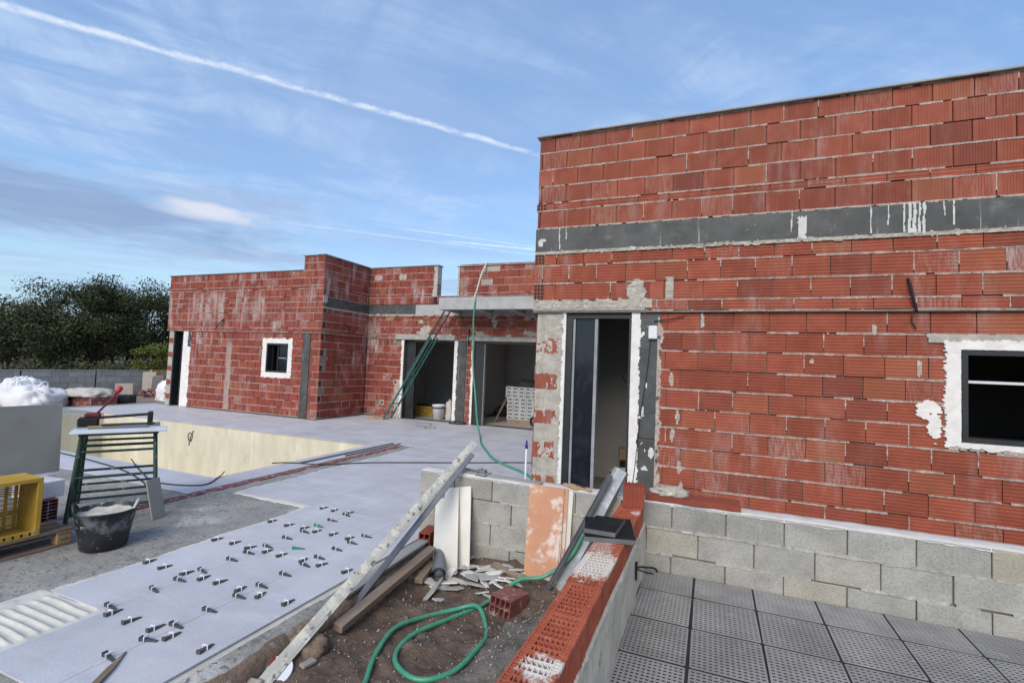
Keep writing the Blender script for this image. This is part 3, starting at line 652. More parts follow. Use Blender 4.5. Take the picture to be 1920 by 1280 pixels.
# plaster reveals and the grey strips
patch('plaster_edge', FL, M_plaster, -1.70, -1.615, 0, 2.36, lambda u, z: u > -1.655+.014*fb(z*11, u*3)+.008*nz(z*40), cell=.01, thick=.010)
patch('plaster_edge', FL, M_plaster, -.845, -.66, 0, 2.352, lambda u, z: u < -.748+.026*fb(z*6, 3.)+.014*nz(z*33, u*20) or fb(u*13, z*13) > .62, cell=.01, thick=.011)
b_ = MB(); FL.box(b_, -.80, -.527, .95, 2.35, -.05, .003); FL.box(b_, -.795, -.530, 0, .943, -.05, .004); hp('membrane_strip', b_, M_band)
patch('mortar_smear', FL, M_mortar, -.56, -.36, .05, 2.3, lambda u, z: u < -.515+.035*fb(z*5, 9.)+.015*nz(z*26), cell=.012, thick=.006, rough=.006)
patch('mortar_smear', FL, M_mortar, -.5, 2.0, .3, 2.35, blobmask(*[(a, b, .022, .075) for a, b in ((-.40, 1.62), (-.33, 1.20), (-.38, .99), (-.30, .66), (-.10, 2.27), (1.79, 1.83), (-.28, .47))], (.93, 1.86, .03, .035), (1.44, 2.18, .02, .05), amp=.5), thick=.006, rough=.006)
patch('lime_splash', FL, M_drip, -.75, -.53, .6, 2.35, blobmask((-.60, .78, .03, .05), (-.66, .60, .03, .04), (-.70, 1.25, .015, .04), (-.73, .4, .02, .03), amp=.6), thick=.008)
# white plaster round the window with trowel comb marks at the edge
def winmask(u, z):
    if 2.095 < u < 3.105 and 1.165 < z < 2.005: return False
    l = 1.985-.045*max(0, nz(z*34))-.05*max(0, fb(z*5, 2.))+.02*nz(z*60)
    if 1.12+.03*fb(u*8) < z < 2.085+.022*fb(u*9)+.015*nz(u*40) and l < u < 3.22: return True
    if math.hypot((u-1.855)/.10, (z-1.44)/.085)+.28*fb(u*12, z*12) < 1 and not (u > 1.86 and z < 1.47 and nz(z*50) > .1): return True
    return math.hypot((u-1.90)/.055, (z-1.29)/.13)+.4*fb(u*18, z*30) < .9
patch('plaster_surround', FL, M_plaster, 1.70, 3.30, 1.05, 2.14, winmask, cell=.0085, thick=.013, rough=.003)
patch('mortar_smear', FL, M_mortarw, 1.75, 3.3, 2.03, 2.17, lambda u, z: z > 2.06+.02*fb(u*9) and z < 2.145+.01*nz(u*8) and u > 1.84+.08*(2.145-z)/.08*nz(u*9)+.0, thick=.009, rough=.005)
patch('mortar_smear', FL, M_mortarw, 2.0, 3.2, 1.05, 1.16, lambda u, z: z < 1.155 and z > 1.10-.02*fb(u*12)+.02*nz(u*31), thick=.006, rough=.006)
def window(fr, u0, u1, z0, z1, barz=None, midu=None, fw=.045):
    mb = MB()
    fr.box(mb, u0, u1, z1-fw, z1, -.16, .004); fr.box(mb, u0, u1, z0, z0+fw, -.16, .004)
    fr.box(mb, u0, u0+fw, z0+fw, z1-fw, -.16, .004); fr.box(mb, u1-fw, u1, z0+fw, z1-fw, -.16, .004)
    w = hp('window', mb, M_alu)
    if barz:
        mb = MB(); fr.box(mb, u0+fw, u1-fw, barz-.012, barz+.012, -.15, -.12); mb.build('bar', M_board, w)
    if midu:
        mb = MB(); fr.box(mb, midu-.02, midu+.02, z0+fw, z1-fw, -.13, -.06); mb.build('mullion', M_alu, w)
    return w
w = window(FL, 2.10, 3.10, 1.17, 2.00, 1.715)
mb = MB(); FL.box(mb, 2.62, 3.055, 1.215, 1.955, -.09, -.08); mb.build('pane', M_glass, w)
# sliding door: frame, one glazed leaf pushed left
mb = MB(); FL.box(mb, -1.62, -1.54, 0, 2.33, -.20, -.02); FL.box(mb, -.875, -.842, 0, 2.33, -.20, -.02); FL.box(mb, -1.54, -.875, 2.285, 2.33, -.20, -.02); FL.box(mb, -1.54, -.875, 0, .03, -.20, -.02)
dr = hp('sliding_door', mb, M_alu)
mb = MB(); FL.box(mb, -1.535, -1.51, .03, 2.285, -.10, -.035); FL.box(mb, -1.275, -1.24, .03, 2.285, -.10, -.035); mb.build('leaf_frame', M_alug, dr)
mb = MB(); FL.box(mb, -1.51, -1.275, .03, 2.285, -.075, -.06); mb.build('pane', M_glass, dr)
# cables hanging from the wall
def cable(pts, r=.007, parent=house, mat=M_blackp):
    return MB().tube([tuple(q-HO) for q in catmull(pts, 6)], r, 6).build('cable', mat, parent, smooth=True)
cable([FU.P(1.69, 2.67, -.03)+HO, FU.P(1.695, 2.62, .03)+HO, FU.P(1.72, 2.48, .035)+HO, FU.P(1.75, 2.34, .03)+HO], .013)
cable([FL.P(1.735, 2.31, .0)+HO, FL.P(1.73, 2.25, .02)+HO, FL.P(1.76, 2.19, .02)+HO], .006)
cable([FL.P(-.60, 2.25, .02)+HO, FL.P(-.45, 2.27, .03)+HO, FL.P(-.28, 2.31, .02)+HO], .006)
cable([FL.P(-.62, 2.22, .01)+HO, FL.P(-.66, 1.7, .015)+HO, FL.P(-.72, 1.2, .012)+HO, FL.P(-.76, .7, .015)+HO, FL.P(-.80, .3, .02)+HO], .004)
mb = MB(); FL.box(mb, -.655, -.56, 2.05, 2.20, .0, .05, 0, .01); hp('junction_box', mb, M_bag)
coping(FU, -2.05, 5.2, 4.51, .04)
# ends of the corner hollow bricks; black boxes paint the shade in their cells
mb = MB(); ends = MB()
for (z0, z1, n) in ((3.605, 3.685, 2), (2.935, 3.06, 3), (2.51, 2.695, 4)):
    FU.box(ends, -2.028, -1.905, z0, z1, -.03, .004)
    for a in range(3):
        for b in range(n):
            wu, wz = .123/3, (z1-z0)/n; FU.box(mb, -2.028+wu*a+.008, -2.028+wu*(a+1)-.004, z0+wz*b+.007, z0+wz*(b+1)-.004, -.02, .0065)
hp('hollow_brick_end', ends, M_brickV, w_up)['kind'] = 'stuff'; hp('cell_shade', mb, M_blackp, w_up)['kind'] = 'stuff'
# ---- rear wing
YF, YD, XR = 10.40, 12.33, -9.90
RFU = Frame(0, YF-.035, 0.); RFL = Frame(0, YF, 0.)
LDOOR = (-15.95, -15.46, -.1, 2.38); LWIN = (-11.88, -11.06, 1.23, 2.04)
w_fu = backing(RFU, -16.24, -9.87, 2.40, 4.11, []); w_fp = backing(RFU, -10.62, -9.87, 4.11, 4.51, []); w_fl = backing(RFL, -16.16, -9.90, 0, 2.40, [LDOOR, LWIN])
lay(w_fu, RFU, -16.24, -9.865, UPc[2:]+BANDc+MIDc, [], .3, 21); lay(w_fp, RFU, -10.62, -9.865, UPc[:2], [], .3, 22)
lay(w_fl, RFL, -15.25, -9.895, LOWc, [(-12.02, -10.92, 1.07, 2.20), (-10.53, -10.26, -.1, 2.4)], .1, 23)
joints(w_fu, RFU, -16.24, -9.87, UPc[2:]+BANDc+MIDc, [], 6, .09, .45, .1); joints(w_fp, RFU, -10.62, -9.87, UPc[:2], [], 7, .09, .5, .1)
joints(w_fl, RFL, -15.2, -9.9, LOWc, [(-12.02, -10.92, 1.07, 2.20), (-10.53, -10.26, -.1, 2.4)], 8, .09, .5, .25)
b_ = MB(); RFL.box(b_, -16.16, -15.95, 0, 2.36, -.05, 0); hp('pier', b_, M_mortarw)
for k in range(5): patch('brick', RFL, M_brickplain, -16.16, -15.96, .15+.44*k, .40+.44*k, lambda u, z: .2+.44*k+.03*fb(u*9, k) < z < .36+.44*k+.03*fb(u*8, k+3), w_fl, cell=.03, thick=.004)
patch('plaster_surround', RFL, M_plaster, -15.47, -15.0, 0, 2.39, lambda u, z: u < -15.12+.05*fb(z*3.5, 1.)+.02*nz(z*22), cell=.022, thick=.012)
patch('membrane_patch', RFL, M_band, -15.30, -15.05, 1.8, 2.36, lambda u, z: u > -15.24+.03*nz(z*9) and u < -15.12+.03*nz(z*12) and z > 1.88, cell=.02, thick=.02)
patch('plaster_surround', RFL, M_plaster, -12.15, -10.78, .95, 2.32, lambda u, z: not (-11.885 < u < -11.055 and 1.225 < z < 2.045) and -12.04+.03*fb(z*6) < u < -10.90+.035*fb(z*6, 4.) and 1.07+.03*fb(u*6) < z < 2.19+.03*fb(u*6, 3.), cell=.018, thick=.013)
w = window(RFL, -11.88, -11.06, 1.23, 2.04, None, -11.5, .04)
mb = MB(); RFL.box(mb, -11.48, -11.10, 1.27, 2.0, -.10, -.085); mb.build('pane', M_glass, w)
mb = MB(); RFL.box(mb, -11.5, -11.10, 1.62, 1.65, -.084, -.07); mb.build('bar', M_alug, w)
b_ = MB(); RFL.box(b_, -10.52, -10.27, 0, 2.36, -.05, .006); hp('membrane_strip', b_, M_band)
mb = MB(); RFL.box(mb, -15.95, -15.90, 0, 2.36, -.2, -.01); RFL.box(mb, -15.5, -15.46, 0, 2.36, -.2, -.01); hp('door_frame', mb, M_alu)
# lime bloom and mortar smears on the front
cable([RFU.P(-13.75, 2.68, .01)+HO, RFU.P(-13.62, 2.74, .05)+HO, RFU.P(-13.85, 2.55, .06)+HO, RFU.P(-13.95, 2.42, .05)+HO], .014)
coping(RFU, -16.30, -10.64, 4.11, .035); coping(RFU, -10.66, -9.84, 4.51, .035)
# return wall (faces +x)
RU = Frame(XR+.035, 0, math.pi/2); RL = Frame(XR, 0, math.pi/2)
w_ru = backing(RU, YF-.03, YD, 2.40, 4.51, []); w_rl = backing(RL, YF+.005, YD, 0, 2.40, [])
lay(w_ru, RU, YF-.032, YD-.04, UPc+MIDc, [], .5, 31); lay(w_rl, RL, YF+.002, YD, LOWc, [], .6, 32)
joints(w_ru, RU, YF-.03, YD-.04, UPc+MIDc, [], 9, .09, .5, .1); joints(w_rl, RL, YF, YD, LOWc, [], 10, .09, .5, .25)
b_ = MB(); RU.box(b_, YF+.05, YD-.05, 3.085, 3.37, -.05, .008); hp('membrane_band', b_, M_band)
patch('mortar_lip', RU, M_mortar, YF, YD-.04, 3.02, 3.12, lambda u, z: abs(z-3.075) < .02+.02*nz(u*9), cell=.025, thick=.014, rough=.006)
patch('mortar_smear', RU, M_mortarw, YF-.03, YF+.25, 3.0, 3.45, blobmask((YF+.02, 3.3, .10, .12)), cell=.025, thick=.012)
mb = MB(); voids = MB()
for (z0, z1, ty) in LOWc[::2]+MIDc[:3:2]:
    fr = RL if z1 < 2.4 else RU
    fr.box(voids, YF+.012, YF+.11, z0+.02, z1-.025, -.02, .0015)
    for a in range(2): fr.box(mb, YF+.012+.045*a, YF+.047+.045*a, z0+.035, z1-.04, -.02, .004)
hp('hollow_brick_end', voids, M_claydull, w_rl)['kind'] = 'stuff'; hp('cell_shade', mb, M_blackp, w_rl)['kind'] = 'stuff'  # black boxes stand in for the shade inside the open cells
cable([RU.P(11.25, 2.7, .02)+HO, RU.P(11.4, 2.6, .05)+HO, RU.P(11.42, 2.42, .04)+HO], .012)
coping(RU, YF-.07, YD-.06, 4.515, .035)
# recessed wall with the two openings
DU = Frame(0, YD-.03, 0.); DL = Frame(0, YD, 0.)
OP1 = (-8.54, -6.79, -.1, 2.33); OP2 = (-6.20, -2.9, -.1, 2.33)
w_du = backing(DU, -9.88, -2.0, 2.33, 3.60, []); w_dp = backing(DU, -9.88, -7.46, 3.60, 4.51, []); w_dq = backing(DU, -6.76, -2.0, 3.60, 4.45, []); w_dl = backing(DL, -9.88, -2.0, 0, 2.33, [OP1, OP2])
lay(w_dp, DU, -9.86, -7.54, UPc[:5], [], .4, 41); lay(w_dq, DU, -6.72, -2.05, UPc[:5], [], .6, 42); lay(w_du, DU, -9.86, -6.7, UPc[5:], [], .1, 44)
lay(w_du, DU, -9.86, -2.05, MIDc, [(-8.86, -6.78, 2.3, 2.50), (-6.42, -2, 2.3, 2.46)], .2, 43)
lay(w_dl, DL, -9.88, -8.6, LOWc, [(-8.84, -8.4, 2.2, 2.5)], .7, 45); lay(w_dl, DL, -6.40, -6.23, LOWc, [], .3, 46)
joints(w_dp, DU, -9.86, -7.54, UPc[:5], [], 12, .09, .5, .1); joints(w_dq, DU, -6.72, -2.05, UPc[:5], [], 13, .09, .5, .1)
joints(w_du, DU, -9.86, -2.05, MIDc, [], 14, .09, .3, .5); joints(w_dl, DL, -9.88, -8.6, LOWc, [], 15, .09, .5, .2); joints(w_dl, DL, -6.40, -6.23, LOWc, [], 16, .06, .4, .2)
b_ = MB(); DU.box(b_, -9.84, -8.15, 3.085, 3.37, -.05, .008); hp('membrane_band', b_, M_band)
b_ = MB(); DU.box(b_, -8.15, -2.05, 3.075, 3.365, -.05, .006); hp('ring_beam', b_, M_cast)
patch('mortar_lip', DU, M_mortarw, -9.84, -2.2, 2.98, 3.14, lambda u, z: abs(z-3.065) < .022+.025*nz(u*7, 2.), cell=.025, thick=.014, rough=.008)
b_ = MB(); DU.box(b_, -8.82, -6.80, 2.332, 2.48, -.2, .012, 0, .006); hp('lintel', b_, M_conc)
b_ = MB(); DU.box(b_, -6.40, -2.10, 2.332, 2.45, -.2, .012, 0, .006); hp('lintel', b_, M_conc)
patch('mortar_smear', DU, M_mortarw, -8.6, -2.2, 2.46, 3.05, lambda u, z: fb(u*2.1, z*3.2, 5.)+.35*(2.62-z)+.12*min(0, u+7) > .22 if u > -6.6 else fb(u*2.1, z*3.2, 5.)+1.0*(2.6-z) > .28, cell=.025, thick=.005, rough=.006)
patch('mortar_smear', DU, M_mortarw, -7.75, -7.45, 3.6, 4.5, lambda u, z: u > -7.58+.05*fb(z*5), cell=.025, thick=.012)
b_ = MB(); DU.box(b_, -6.775, -6.72, 3.60, 4.45, -.2, .012); hp('wall_end', b_, M_mortarw); b_ = MB(); DU.box(b_, -7.53, -7.45, 3.98, 4.51, -.2, .004); hp('wall_end', b_, M_mortarw)
for (u, z, wu) in ((-9.55, 4.21, .28), (-8.66, 4.21, .26), (-5.72, 4.36, .5), (-5.85, 3.99, .34)):
    patch('mortar_smear', DU, M_mortar, u-.3, u+.3, z-.13, z+.13, lambda a, b: abs(a-u) < wu/2+.02*nz(b*20) and abs(b-z) < .085+.02*nz(a*20), cell=.025, thick=.006)
coping(DU, -9.86, -7.42, 4.515, .035); coping(DU, -6.82, -2.0, 4.45, .035); coping(DU, -7.45, -6.78, 3.60, .0)
mb = MB(); DU.box(mb, -7.55, -7.43, 3.40, 3.59, -.1, .006); hp('cavity_shade', mb, M_blackp)  # solid black box painting the shade of a cavity at the wall end
# pillar between the openings
b_ = MB(); DL.box(b_, -6.74, -6.42, 0, 2.31, -.05, .006); hp('membrane_strip', b_, M_band)
patch('plaster_edge', DL, M_plaster, -6.80, -6.62, 0, 2.32, lambda u, z: u < -6.70+.03*fb(z*5)+.015*nz(z*30), cell=.018, thick=.014)
patch('plaster_edge', DL, M_plaster, -6.32, -6.18, 0, 2.32, lambda u, z: u > -6.245+.03*fb(z*5, 7.)+.015*nz(z*30), cell=.018, thick=.014)
patch('plaster_edge', DL, M_plaster, -8.80, -8.52, 0, 2.32, lambda u, z: u > -8.60+.03*fb(z*5, 2.)+.012*nz(z*30), cell=.018, thick=.014)
patch('mortar_smear', DL, M_mortar, -8.95, -8.5, 0, 1.2, lambda u, z: u > -8.78+.05*fb(z*4, 2.) and z < 1.13, cell=.022, thick=.008, rough=.006)
mb = MB()
for (u, z) in ((-8.76, 1.05), (-9.21, .42)):
    DL.box(mb, u-.075, u+.075, z-.075, z+.075, -.03, .010)
hp('socket_patch', mb, M_mortar)['kind'] = 'stuff'
mb = MB()
for (u, z) in ((-8.76, 1.05), (-9.21, .42)): DL.box(mb, u-.035, u+.035, z-.035, z+.035, -.02, .0125)
hp('socket_box', mb, M_blackp)['kind'] = 'stuff'
mb = MB(); DL.box(mb, -8.54, -8.20, 0, 2.33, -.19, -.12); DL.box(mb, -8.2, -8.17, 0, 2.33, -.17, -.10, 0); DL.box(mb, -6.84, -6.79, 0, 2.33, -.2, -.02); DL.box(mb, -8.17, -6.84, 2.28, 2.33, -.2, -.02); hp('sliding_door', mb, M_alu)
mb = MB(); DL.box(mb, -6.20, -5.88, 0, 2.33, -.16, -.04); DL.box(mb, -5.88, -2.9, 2.27, 2.33, -.2, -.02); dr = hp('sliding_door', mb, M_alu)
mb = MB(); DL.box(mb, -5.88, -5.86, 0, 2.27, -.15, -.05); mb.build('leaf_frame', M_alug, dr)
cable([DL.P(-6.33, 2.66, .05)+HO, DL.P(-6.34, 2.4, .05)+HO, DL.P(-6.35, 2.18, .03)+HO], .014)
# concrete canopy over the openings
mb = MB().box(-6.73-HO.x, -2.06-HO.x, 11.22-HO.y, 11.36-HO.y, 3.09, 3.41, 0, None, .006); hp('canopy_beam', mb, M_cast)
for x in (-6.73, -5.76, -4.80, -3.84, -2.9):
    mb = MB().box(x-HO.x, x+.12-HO.x, 11.362-HO.y, YD-.045-HO.y, 3.093, 3.38, 0, None, .004); hp('canopy_joist', mb, M_cast)
mb = MB().box(-6.725-HO.x, -2.065-HO.x, 11.225-HO.y, YD-.045-HO.y, 3.383, 3.405); hp('canopy_slab', mb, M_cast)
# side wall of the front wing (faces -x), outer shell, roofs and rooms
SW = Frame(-2.02, 0, -math.pi/2); w_s = backing(SW, -YD, -5.87, 0, 4.51, [])
lay(w_s, SW, -12.2, -5.72, UPc+BANDc+MIDc+LOWc, [], .3, 51)
coping(SW, -12.2, -5.88, 4.512, .03)
mb = MB()
def hb(x0, x1, y0, y1, z0, z1): mb.box(x0-HO.x, x1-HO.x, y0-HO.y, y1-HO.y, z0, z1)
hb(5.2, 5.4, 5.6, 17, 0, 4.5); hb(-16.16, 5.2, 16.8, 17, 0, 4.1); hb(-16.2, -16.0, 10.45, 16.8, 0, 4.1)
hp('wall', mb, M_brickplain)
mb = MB(); hb(-1.78, 5.2, 5.86, 16.8, 3.2, 3.4); hb(-16.0, -10.15, 10.65, 16.8, 3.2, 3.4); hb(-10.15, -1.78, 12.58, 16.8, 3.2, 3.4); hp('roof', mb, M_cast)
def room(x0, x1, y0, y1, z1, fm=M_roomf, front=()):
    """five inner faces; open to the front"""
    a = [(x0, y0), (x1, y0), (x1, y1), (x0, y1)]
    v = [(x-HO.x, y-HO.y, z) for z in (.004, z1) for x, y in a]
    MB().add(v, [(1, 2, 6, 5), (2, 3, 7, 6), (3, 0, 4, 7), (4, 5, 6, 7)]).build('room_wall', M_room, house)
    MB().add(v, [(0, 1, 2, 3)]).build('room_floor', fm, house)
room(-1.76, 1.2, 5.86, 9.2, 2.75); room(1.3, 5.0, 5.86, 9.5, 2.75); room(-10.1, -1.85, 12.575, 16.2, 2.75); room(-15.95, -10.2, 10.66, 15.0, 2.75)
mb = MB(); hb(-6.95, -6.8, 14.3, 16.18, .006, 2.74); hp('partition', mb, M_room)
mb = MB()
hb(-1.74, 1.15, 7.75, 7.85, .006, 2.74); hp('partition', mb, M_room)
# ---- bricks: the 300 that show largest are objects of their own, the rest one joined part
camp = Vector((0, 0, 1.7))
def show(b):
    w, fr, u0, u1, z0, z1, ty = b
    c = fr.P((u0+u1)/2, (z0+z1)/2)+HO; dv = c-camp; fwd = dv.dot(f2)
    if fwd < .3: return 0
    x, y = dv.dot(r3)/fwd, dv.dot(u3)/fwd
    if abs(x) > 1.06 or abs(y) > .72: return 0
    n_ = Vector((fr.s, -fr.c, 0)); k = -n_.dot(dv)/dv.length
    if k <= 0: return 0
    if z1 < .62 and fr is FL: k *= .3
    return (u1-u0)*(z1-z0)*k/dv.length_squared
BRICKS.sort(key=show, reverse=True)
bcache = {}
def brick_mesh(w, h, ty):
    k = (w, h, ty)
    if k in bcache: return bcache[k]
    mb = MB(); D = .09; c = .004; g_ = .0042
    if ty == 'V':    # vertical grooves, two smooth lugs at the ends
        n = max(2, round(w/.028)); xs = [0, c, .03*w/.3]; ds = [-c, 0, 0]
        p_ = (w-2*xs[2])/n
        for i in range(n):
            x = xs[2]+p_*i; xs += [x+p_*.30, x+p_*.45, x+p_*.78, x+p_*.93]; ds += [0, -g_, -g_, 0]
        xs += [w-c, w]; ds += [0, -c]
        prof = list(zip(xs, ds)); N = len(prof)
        v = [(x, -d_, z) for z in (0, h) for x, d_ in prof]+[(0, D, 0), (w, D, 0), (0, D, h), (w, D, h)]
        f = [(i, i+1, N+i+1, N+i) for i in range(N-1)]+[(0, N, 2*N+2, 2*N), (N-1, 2*N+1, 2*N+3, 2*N-1)]
        f += [tuple(range(N))[::-1]+(2*N, 2*N+1), tuple(range(N, 2*N))+(2*N+3, 2*N+2)]
    else:            # level grooves
        n = max(2, round(h/.036)); zs = [0, c]; ds = [-c, 0]; p_ = (h-2*c)/n
        for i in range(n):
            z = c+p_*i; zs += [z+p_*.22, z+p_*.34, z+p_*.56, z+p_*.68]; ds += [0, -g_*.9, -g_*.9, 0]
        zs += [h-c, h]; ds += [0, -c]; N = len(zs)
        v = [(x, -d_, z) for x in (0, w) for z, d_ in zip(zs, ds)]+[(0, D, 0), (0, D, h), (w, D, 0), (w, D, h)]
        f = [(i, N+i, N+i+1, i+1) for i in range(N-1)]+[tuple(range(N))[::-1][::-1]+(2*N+1, 2*N), tuple(range(N, 2*N))[::-1]+(2*N+2, 2*N+3)]
        f += [(0, 2*N, 2*N+2, N), (N-1, 2*N-1, 2*N+3, 2*N+1)]
    mb.add([(x-w/2, y, z-h/2) for x, y, z in v], f)
    me = mb.mesh('brick'); me.materials.append(M_brickV if ty == 'V' else M_brickH); bcache[k] = me; return me
rest = MB(); rg = random.Random(5)
for n_, (w, fr, u0, u1, z0, z1, ty) in enumerate(BRICKS):
    gv = .0038 if ty == 'V' else .0042; gh = .006
    c = fr.P((u0+u1)/2, (wave((u0+u1)/2, z0)+wave((u0+u1)/2, z1))/2, rg.gauss(0, .0022))
    if n_ < 300:
        o = obj('brick', brick_mesh(round((u1-u0-2*gv)*100)/100 if u1-u0 < .30 else round(u1-u0-2*gv, 4), round(z1-z0-2*gh, 3), ty), w, tuple(c))
        o.rotation_euler = (rg.gauss(0, .005), rg.gauss(0, .006), fr.rot+rg.gauss(0, .006))
    else:
        M = Matrix.Translation(c) @ Matrix.Rotation(fr.rot, 4, 'Z'); a, b, e = (u1-u0)/2-gv-.002, (z1-z0)/2-gh, .006
        v = [(-a, e, -b), (a, e, -b), (a, e, b), (-a, e, b), (-a+e, 0, -b+e), (a-e, 0, -b+e), (a-e, 0, b-e), (-a+e, 0, b-e), (-a, .06, -b), (a, .06, -b), (a, .06, b), (-a, .06, b)]
        rest.add(v, [(4, 5, 6, 7), (0, 1, 5, 4), (1, 2, 6, 5), (2, 3, 7, 6), (3, 0, 4, 7), (0, 8, 9, 1), (1, 9, 10, 2), (2, 10, 11, 3), (3, 11, 8, 0)], 0, M)
o = hp('brick_courses', rest, M_brickS); o['kind'] = 'stuff'; o['label'] = 'red hollow brick courses of the far wing and wall ends'
# ------------------------------------------------------------------ block garden wall in front of the house
bw = thing('block_wall', 'low grey concrete-block wall with mortar-smeared top in front of the brick house', 'wall', (-2.72, 4.34, -.25))
BO = Vector((-2.72, 4.34, -.25)); rg = random.Random(9); bm_ = {}
core = MB().box(0, 6.9, .018, .18, -.1, .835); core.build('mortar_core', M_mortard, bw)
jm = MB()
for r in range(5):
    z0 = .85-.21*(r+1); x = -2.33-.41*2+(.205 if r % 2 else 0)
    while x < 4.2:
        a, b = max(x, -2.72), min(x+.41, 4.18); x += .41
        if b-a < .03: continue
        w = round(b-a-.008, 3)
        if w not in bm_: bm_[w] = MB().cbox(-w/2, w/2, 0, .195, 0, .198, .004).mesh('concrete_block'); bm_[w].materials.append(M_block)
        o = obj('concrete_block', bm_[w], bw, ((a+b)/2-BO.x+rg.gauss(0, .0015), rg.gauss(0, .0025), z0+.006+rg.gauss(0, .0012))); o.rotation_euler = (0, rg.gauss(0, .002), rg.gauss(0, .003))
    pv = None
    for i in range(420):
        X = 6.9*i/419
        if nz(X*2.1, r*7.)+.4*nz(X*9, r*5.) < -.25: pv = None; continue
        hw = .004+.009*max(0, .3+nz(X*8, r*3.))+.005*rg.random(); zc = z0+.002; b = len(jm.v)
        jm.v += [(X, .02, zc-hw-.003), (X, -.003-.004*rg.random(), zc-hw), (X, -.004-.004*rg.random(), zc+hw), (X, .02, zc+hw+.003)]
        if pv is not None: jm.f += [(pv+k, b+k, b+k+1, pv+k+1) for k in range(3)]; jm.m += [0]*3
        pv = b
jm.build('mortar_joint', M_bjoint, bw)
top = MB(); nx_ = 260
for i in range(nx_+1):
    X = 6.9*i/nx_; lip = .012*fb(X*5, 1.)+.010*nz(X*21); wt = 1 if X > 2.9 or X < .75 else .6
    for j, y in enumerate((-.003+min(0, lip*.4), .02, .08, .14, .19, .198)):
        top.v.append((X, y, .846+(-.012+lip if j == 0 else .006*wt+.006*fb(X*6, y*14))+(-.02 if j == 5 else 0)))
for i in range(nx_):
    for j in range(5): top.f.append((i*6+j, (i+1)*6+j, (i+1)*6+j+1, i*6+j+1)); top.m.append(0)
top.build('mortar_cap', M_cap, bw, smooth=True)
# ------------------------------------------------------------------ foreground wall: perforated clay bricks on a rendered base
lw = thing('brick_low_wall', 'unfinished low wall of perforated red bricks on a rendered base beside the drainage floor', 'wall', (-.60, 2.3, 0))
LO = Vector((-.60, 2.3, 0))
pm = MB(); Lb, Wb, Hb = .329, .186, .19
pm.box(-Wb/2, -Wb/2+.009, -Lb/2, Lb/2, 0, Hb); pm.box(Wb/2-.009, Wb/2, -Lb/2, Lb/2, 0, Hb); pm.box(-Wb/2+.009, Wb/2-.009, -Lb/2+.01, Lb/2-.01, .0, .01)
rows = 8; ph = Lb/rows
for s in (-1, 1): pm.box(s*(Wb/2-.034)-.0032, s*(Wb/2-.034)+.0032, -Lb/2+.004, Lb/2-.004, .01, Hb-.0005)
for r in range(rows+1):
    y = -Lb/2+.0045+(Lb-.009)*r/rows; pm.box(-Wb/2+.009, Wb/2-.009, y-.0036, y+.0036, .01, Hb-.0003)
    if r == rows: break
    yc = y+ph/2-.001; s = (1, 0, -1, 0, 1, 0, -1, 0)[r]
    xi = Wb/2-.038
    for k in range(5):
        xx = -xi+2*xi*(k+.5)/5; sh = s*.012
        pm.add([(xx-.003-sh, yc-ph/2, .01), (xx+.003-sh, yc-ph/2, .01), (xx+.003+sh, yc+ph/2, .01), (xx-.003+sh, yc+ph/2, .01), (xx-.003-sh, yc-ph/2, Hb-.0008), (xx+.003-sh, yc-ph/2, Hb-.0008), (xx+.003+sh, yc+ph/2, Hb-.0008), (xx-.003+sh, yc+ph/2, Hb-.0008)], [(4, 5, 6, 7), (0, 1, 5, 4), (2, 3, 7, 6), (1, 2, 6, 5), (3, 0, 4, 7)])
    for sd in (-1, 1):
        a, b = sorted((sd*(Wb/2-.009), sd*(Wb/2-.034))); pm.box(a, b, yc-.003, yc+.003, .01, Hb-.0012)
# grooves on the long outer faces
for sd in (-1, 1):
    for k in range(10):
        y = -Lb/2+.016+(Lb-.032)*k/9
        a, b = sorted((sd*(Wb/2), sd*(Wb/2+.0022))); pm.box(a, b, y-.010, y+.010, .002, Hb-.002)
tb = pm.mesh('perforated_brick'); tb.materials.append(M_clay); rg = random.Random(4)
y = 1.89-.335*5
while y < 4.1:
    if y+.165 < 4.1:
        o = obj('perforated_brick', tb, lw, (-.5905-LO.x+rg.gauss(0, .002), y+.1675-LO.y, .385+rg.gauss(0, .0015))); o.rotation_euler = (0, rg.gauss(0, .004), rg.gauss(0, .005)+(math.pi if rg.random() < .5 else 0))
    y += .335
# rendered base: irregular top lip under the bricks
rd = MB(); ys = cuts(.0, 4.335, .03)
for j, yy in enumerate(ys):
    lip = .020*fb(yy*4)+.012*nz(yy*19); t_ = .42+.012*nz(yy*1.3)+lip*.6
    for i, (x, z) in enumerate([(-.478+.012*fb(yy*2, 5.), -.3), (-.480+.012*fb(yy*2, .1), .10), (-.484+.010*fb(yy*3, .25), .25), (-.487+.008*fb(yy*4, .3), t_-.05), (-.486+.010*nz(yy*11), t_-.012), (-.497, t_+.010), (-.502, t_+.004), (-.55, .384), (-.70, .384), (-.70, -.3)]):
        rd.v.append((x-LO.x, yy-LO.y, z))
for j in range(len(ys)-1):
    for i in range(9): rd.f.append((j*10+i, j*10+i+1, (j+1)*10+i+1, (j+1)*10+i)); rd.m.append(0)
rd.f += [tuple(range(10)), tuple(len(rd.v)-10+k for k in range(10))[::-1]]; rd.m += [0, 0]
rd.build('rendered_base', M_rend, lw, smooth=False)
